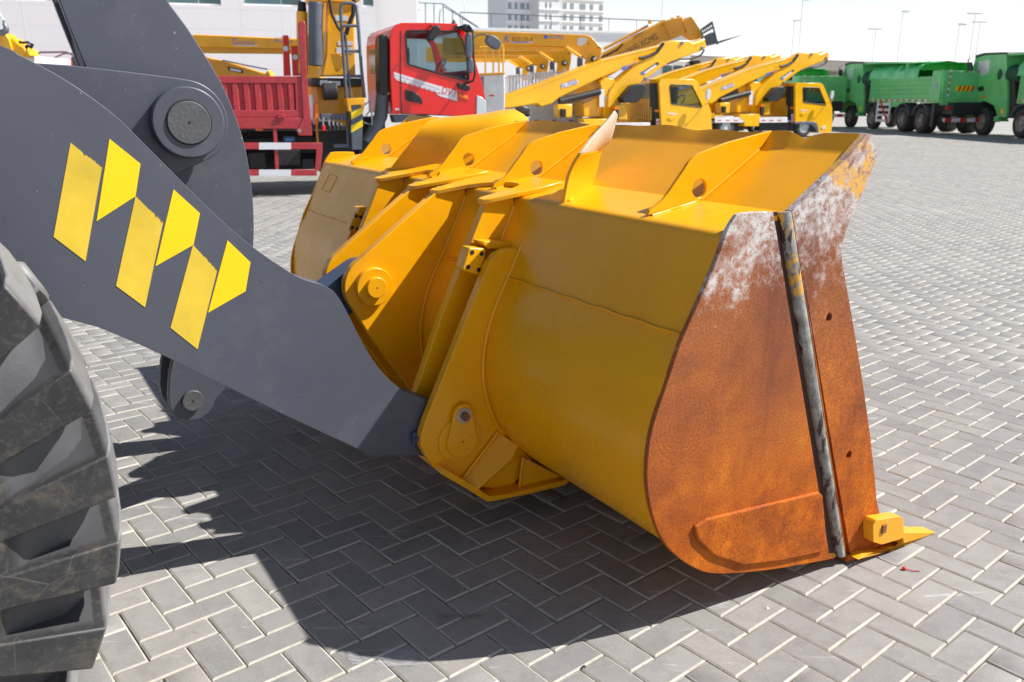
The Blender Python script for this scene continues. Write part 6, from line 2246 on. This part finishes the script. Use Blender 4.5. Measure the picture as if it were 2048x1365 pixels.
m = MB().tube([H3(8, 41, -.2), H3(9, 50, -.2), H3(13, 56, -.2), H3(12, 62, -.2), H3(5, 66, -.2), H3(-6, 64, -.2), H3(-10, 58, -.2)], [.02, .03, .045, .05, .05, .045, .03], 10)
m.build('lifting_hook', M['steel'], hk, smooth=70)
m = MB().tube([H3(-6, 20, -.2), H3(3, 34, -.2), H3(8, 42, -.2)], .012, 6)
m.build('hook_wire', M['steel'], hk)
m = MB()
m.tube([H3(38, 84, 0), H3(46, 86, 0), H3(56, 85, 0), H3(60, 88, 0)], .02, 6)
m.tube([H3(48, 98, 0), H3(56, 92, 0), H3(62, 96, 0), H3(65, 88, 0)], .03, 6)
m.build('hose_cluster', M['black'], hk, smooth=60)
strip(HF2, [(-60, 108), (60, 112), (60, 200), (-60, 200)], .1, 1.4, 'truck_body', M['white'], hk, bevel=.03)
for u in (-30, 40):
    wheel(hk, HF2.at(u, 200)[0], .0, .3, .45, .45)
    wheel(hk, HF2.at(u, 200)[0], 1.2, 1.5, .45, .45)
def small_truck(u, dep, lab, k=1.0):
    f = depth_frame(u, dep, -10)
    t = empty('small_truck', f, label=lab, cat='truck', group='small red and white trucks beyond the loader arm')
    z = f.at(u, 118)[1]
    MB().prism([(-.9, .4), (.9, .4), (.95, 1.3), (.5, z), (-.7, z), (-.9, z - .1)], 0, 1.8).build('cab', M['bright_red'], t, bevel=.05)
    MB().prism([(-.55, z - .62), (.62, z - .62), (.40, z - .1), (-.5, z - .1)], -.02, .02).build('side_window', M['dark_glass'], t)
    MB().box(1.0, 2.1, 0, 1.8, .8, z - .12).build('box_body', M['white'], t, bevel=.04)
    MB().box(.95, 1.25, -.02, 1.2, .7, z + .05).build('grey_housing', M['bluegrey'], t, bevel=.04)
    MB().tube([(-.3, .2, z), (.1, .2, z + .14), (.7, .2, z + .14), (1.05, .2, z)], .02, 6).build('hose', M['steel'], t)
    for x in (-.1, 1.6):
        wheel(t, x, .0, .25, .4, .4)
        wheel(t, x, 1.55, 1.8, .4, .4)
    return t
small_truck(74, 19.0, 'small red and white truck roof peeping over the arm, left of the other')
small_truck(124, 23.0, 'small red and white truck roof right beside the dark rocker plate')

# ------------------------------------------------------------------ small things on the paving
g = ground(1808, 1140)
lt = empty('plastic_seal', (g.x, g.y, 0), label='tiny red plastic seal with a curled tail beside the bucket tooth', cat='litter')
MB().cyl((0, 0, .0005), (0, 0, .010), .0075, .006, 14).build('seal_head', M['seed_red'], lt, bevel=.002)
MB().tube([(0.004, 0, .004), (.016, -.006, .003), (.028, -.012, .0025), (.036, -.010, .003), (.046, -.014, .002)], .0016, 6).build('seal_tail', M['seed_red'], lt, smooth=60)
g = ground(1535, 1218)
pb = MB()
pb.add([(-.006, -.004, 0), (.007, -.003, 0), (.002, .006, 0), (0, .001, .009)], [(0, 2, 1), (0, 1, 3), (1, 2, 3), (2, 0, 3)])
o = pb.build('stone_chip', M['parapet'], None, smooth=0, label='single pale stone chip lying on the near paving', cat='stone')
o.location = (g.x, g.y, .0006)
g = ground(1168, 1334)
pb = MB()
pb.add([(-.008, -.003, 0), (.006, -.005, 0), (.004, .005, 0), (-.004, .004, 0), (0, 0, .005)], [(3, 2, 1, 0), (0, 1, 4), (1, 2, 4), (2, 3, 4), (3, 0, 4)])
o = pb.build('dark_crumb', M['black'], None, smooth=0, label='small dark crumb lying on the paving near the bottom edge', cat='debris')
o.location = (g.x, g.y, .0006)
# chalk smear and rubbed mark in the bucket's shadow
def smear(px, name, m_, lab):
    pts = [ground(u, v, .0022) for u, v in px]
    c = sum((p for p in pts), Vector()) / len(pts)
    vs = [tuple(p - c) for p in pts]
    o = MB().add(vs, [tuple(range(len(vs)))]).build(name, m_, None, smooth=0, fix=False, label=lab, cat='paving mark')
    o.location = c
    return o
def chalk(name, thr, col, sc):
    t = NT(name)
    P = t.n('ShaderNodeNewGeometry').outputs['Position']
    mp = t.n('ShaderNodeMapping')
    mp.inputs['Scale'].default_value = (1, 3.2, 1)
    t.l(P, mp.inputs[0])
    n = t.noise(mp.outputs[0], sc, 10, .82)
    a = t.rng(n, thr, thr + .14, 0, .42)
    t.b.inputs['Base Color'].default_value = (*col, 1)
    t.b.inputs['Roughness'].default_value = .9
    t.l(a, t.b.inputs['Alpha'])
    return t.m
CH = chalk('chalk smear', .43, (.62, .62, .66), 9)
smear([(695, 1302), (720, 1299), (775, 1298), (830, 1303), (842, 1312), (828, 1330), (770, 1334), (705, 1328), (696, 1318)], 'chalk_smear', CH, 'white chalky rub mark at the tip of the bucket shadow, left of the two')
smear([(786, 1307), (850, 1298), (905, 1312), (900, 1330), (835, 1336), (790, 1330)], 'chalk_smear', chalk('chalk smear faint', .49, (.55, .55, .6), 11), 'fainter chalky rub mark right of the white one in the shadow')
smear([(873, 1229), (930, 1226), (968, 1229), (966, 1237), (905, 1238), (874, 1236)], 'rubbed_mark', chalk('rusty rub', .45, (.16, .10, .08), 20), 'small dark brown scratch mark inside the bucket shadow')
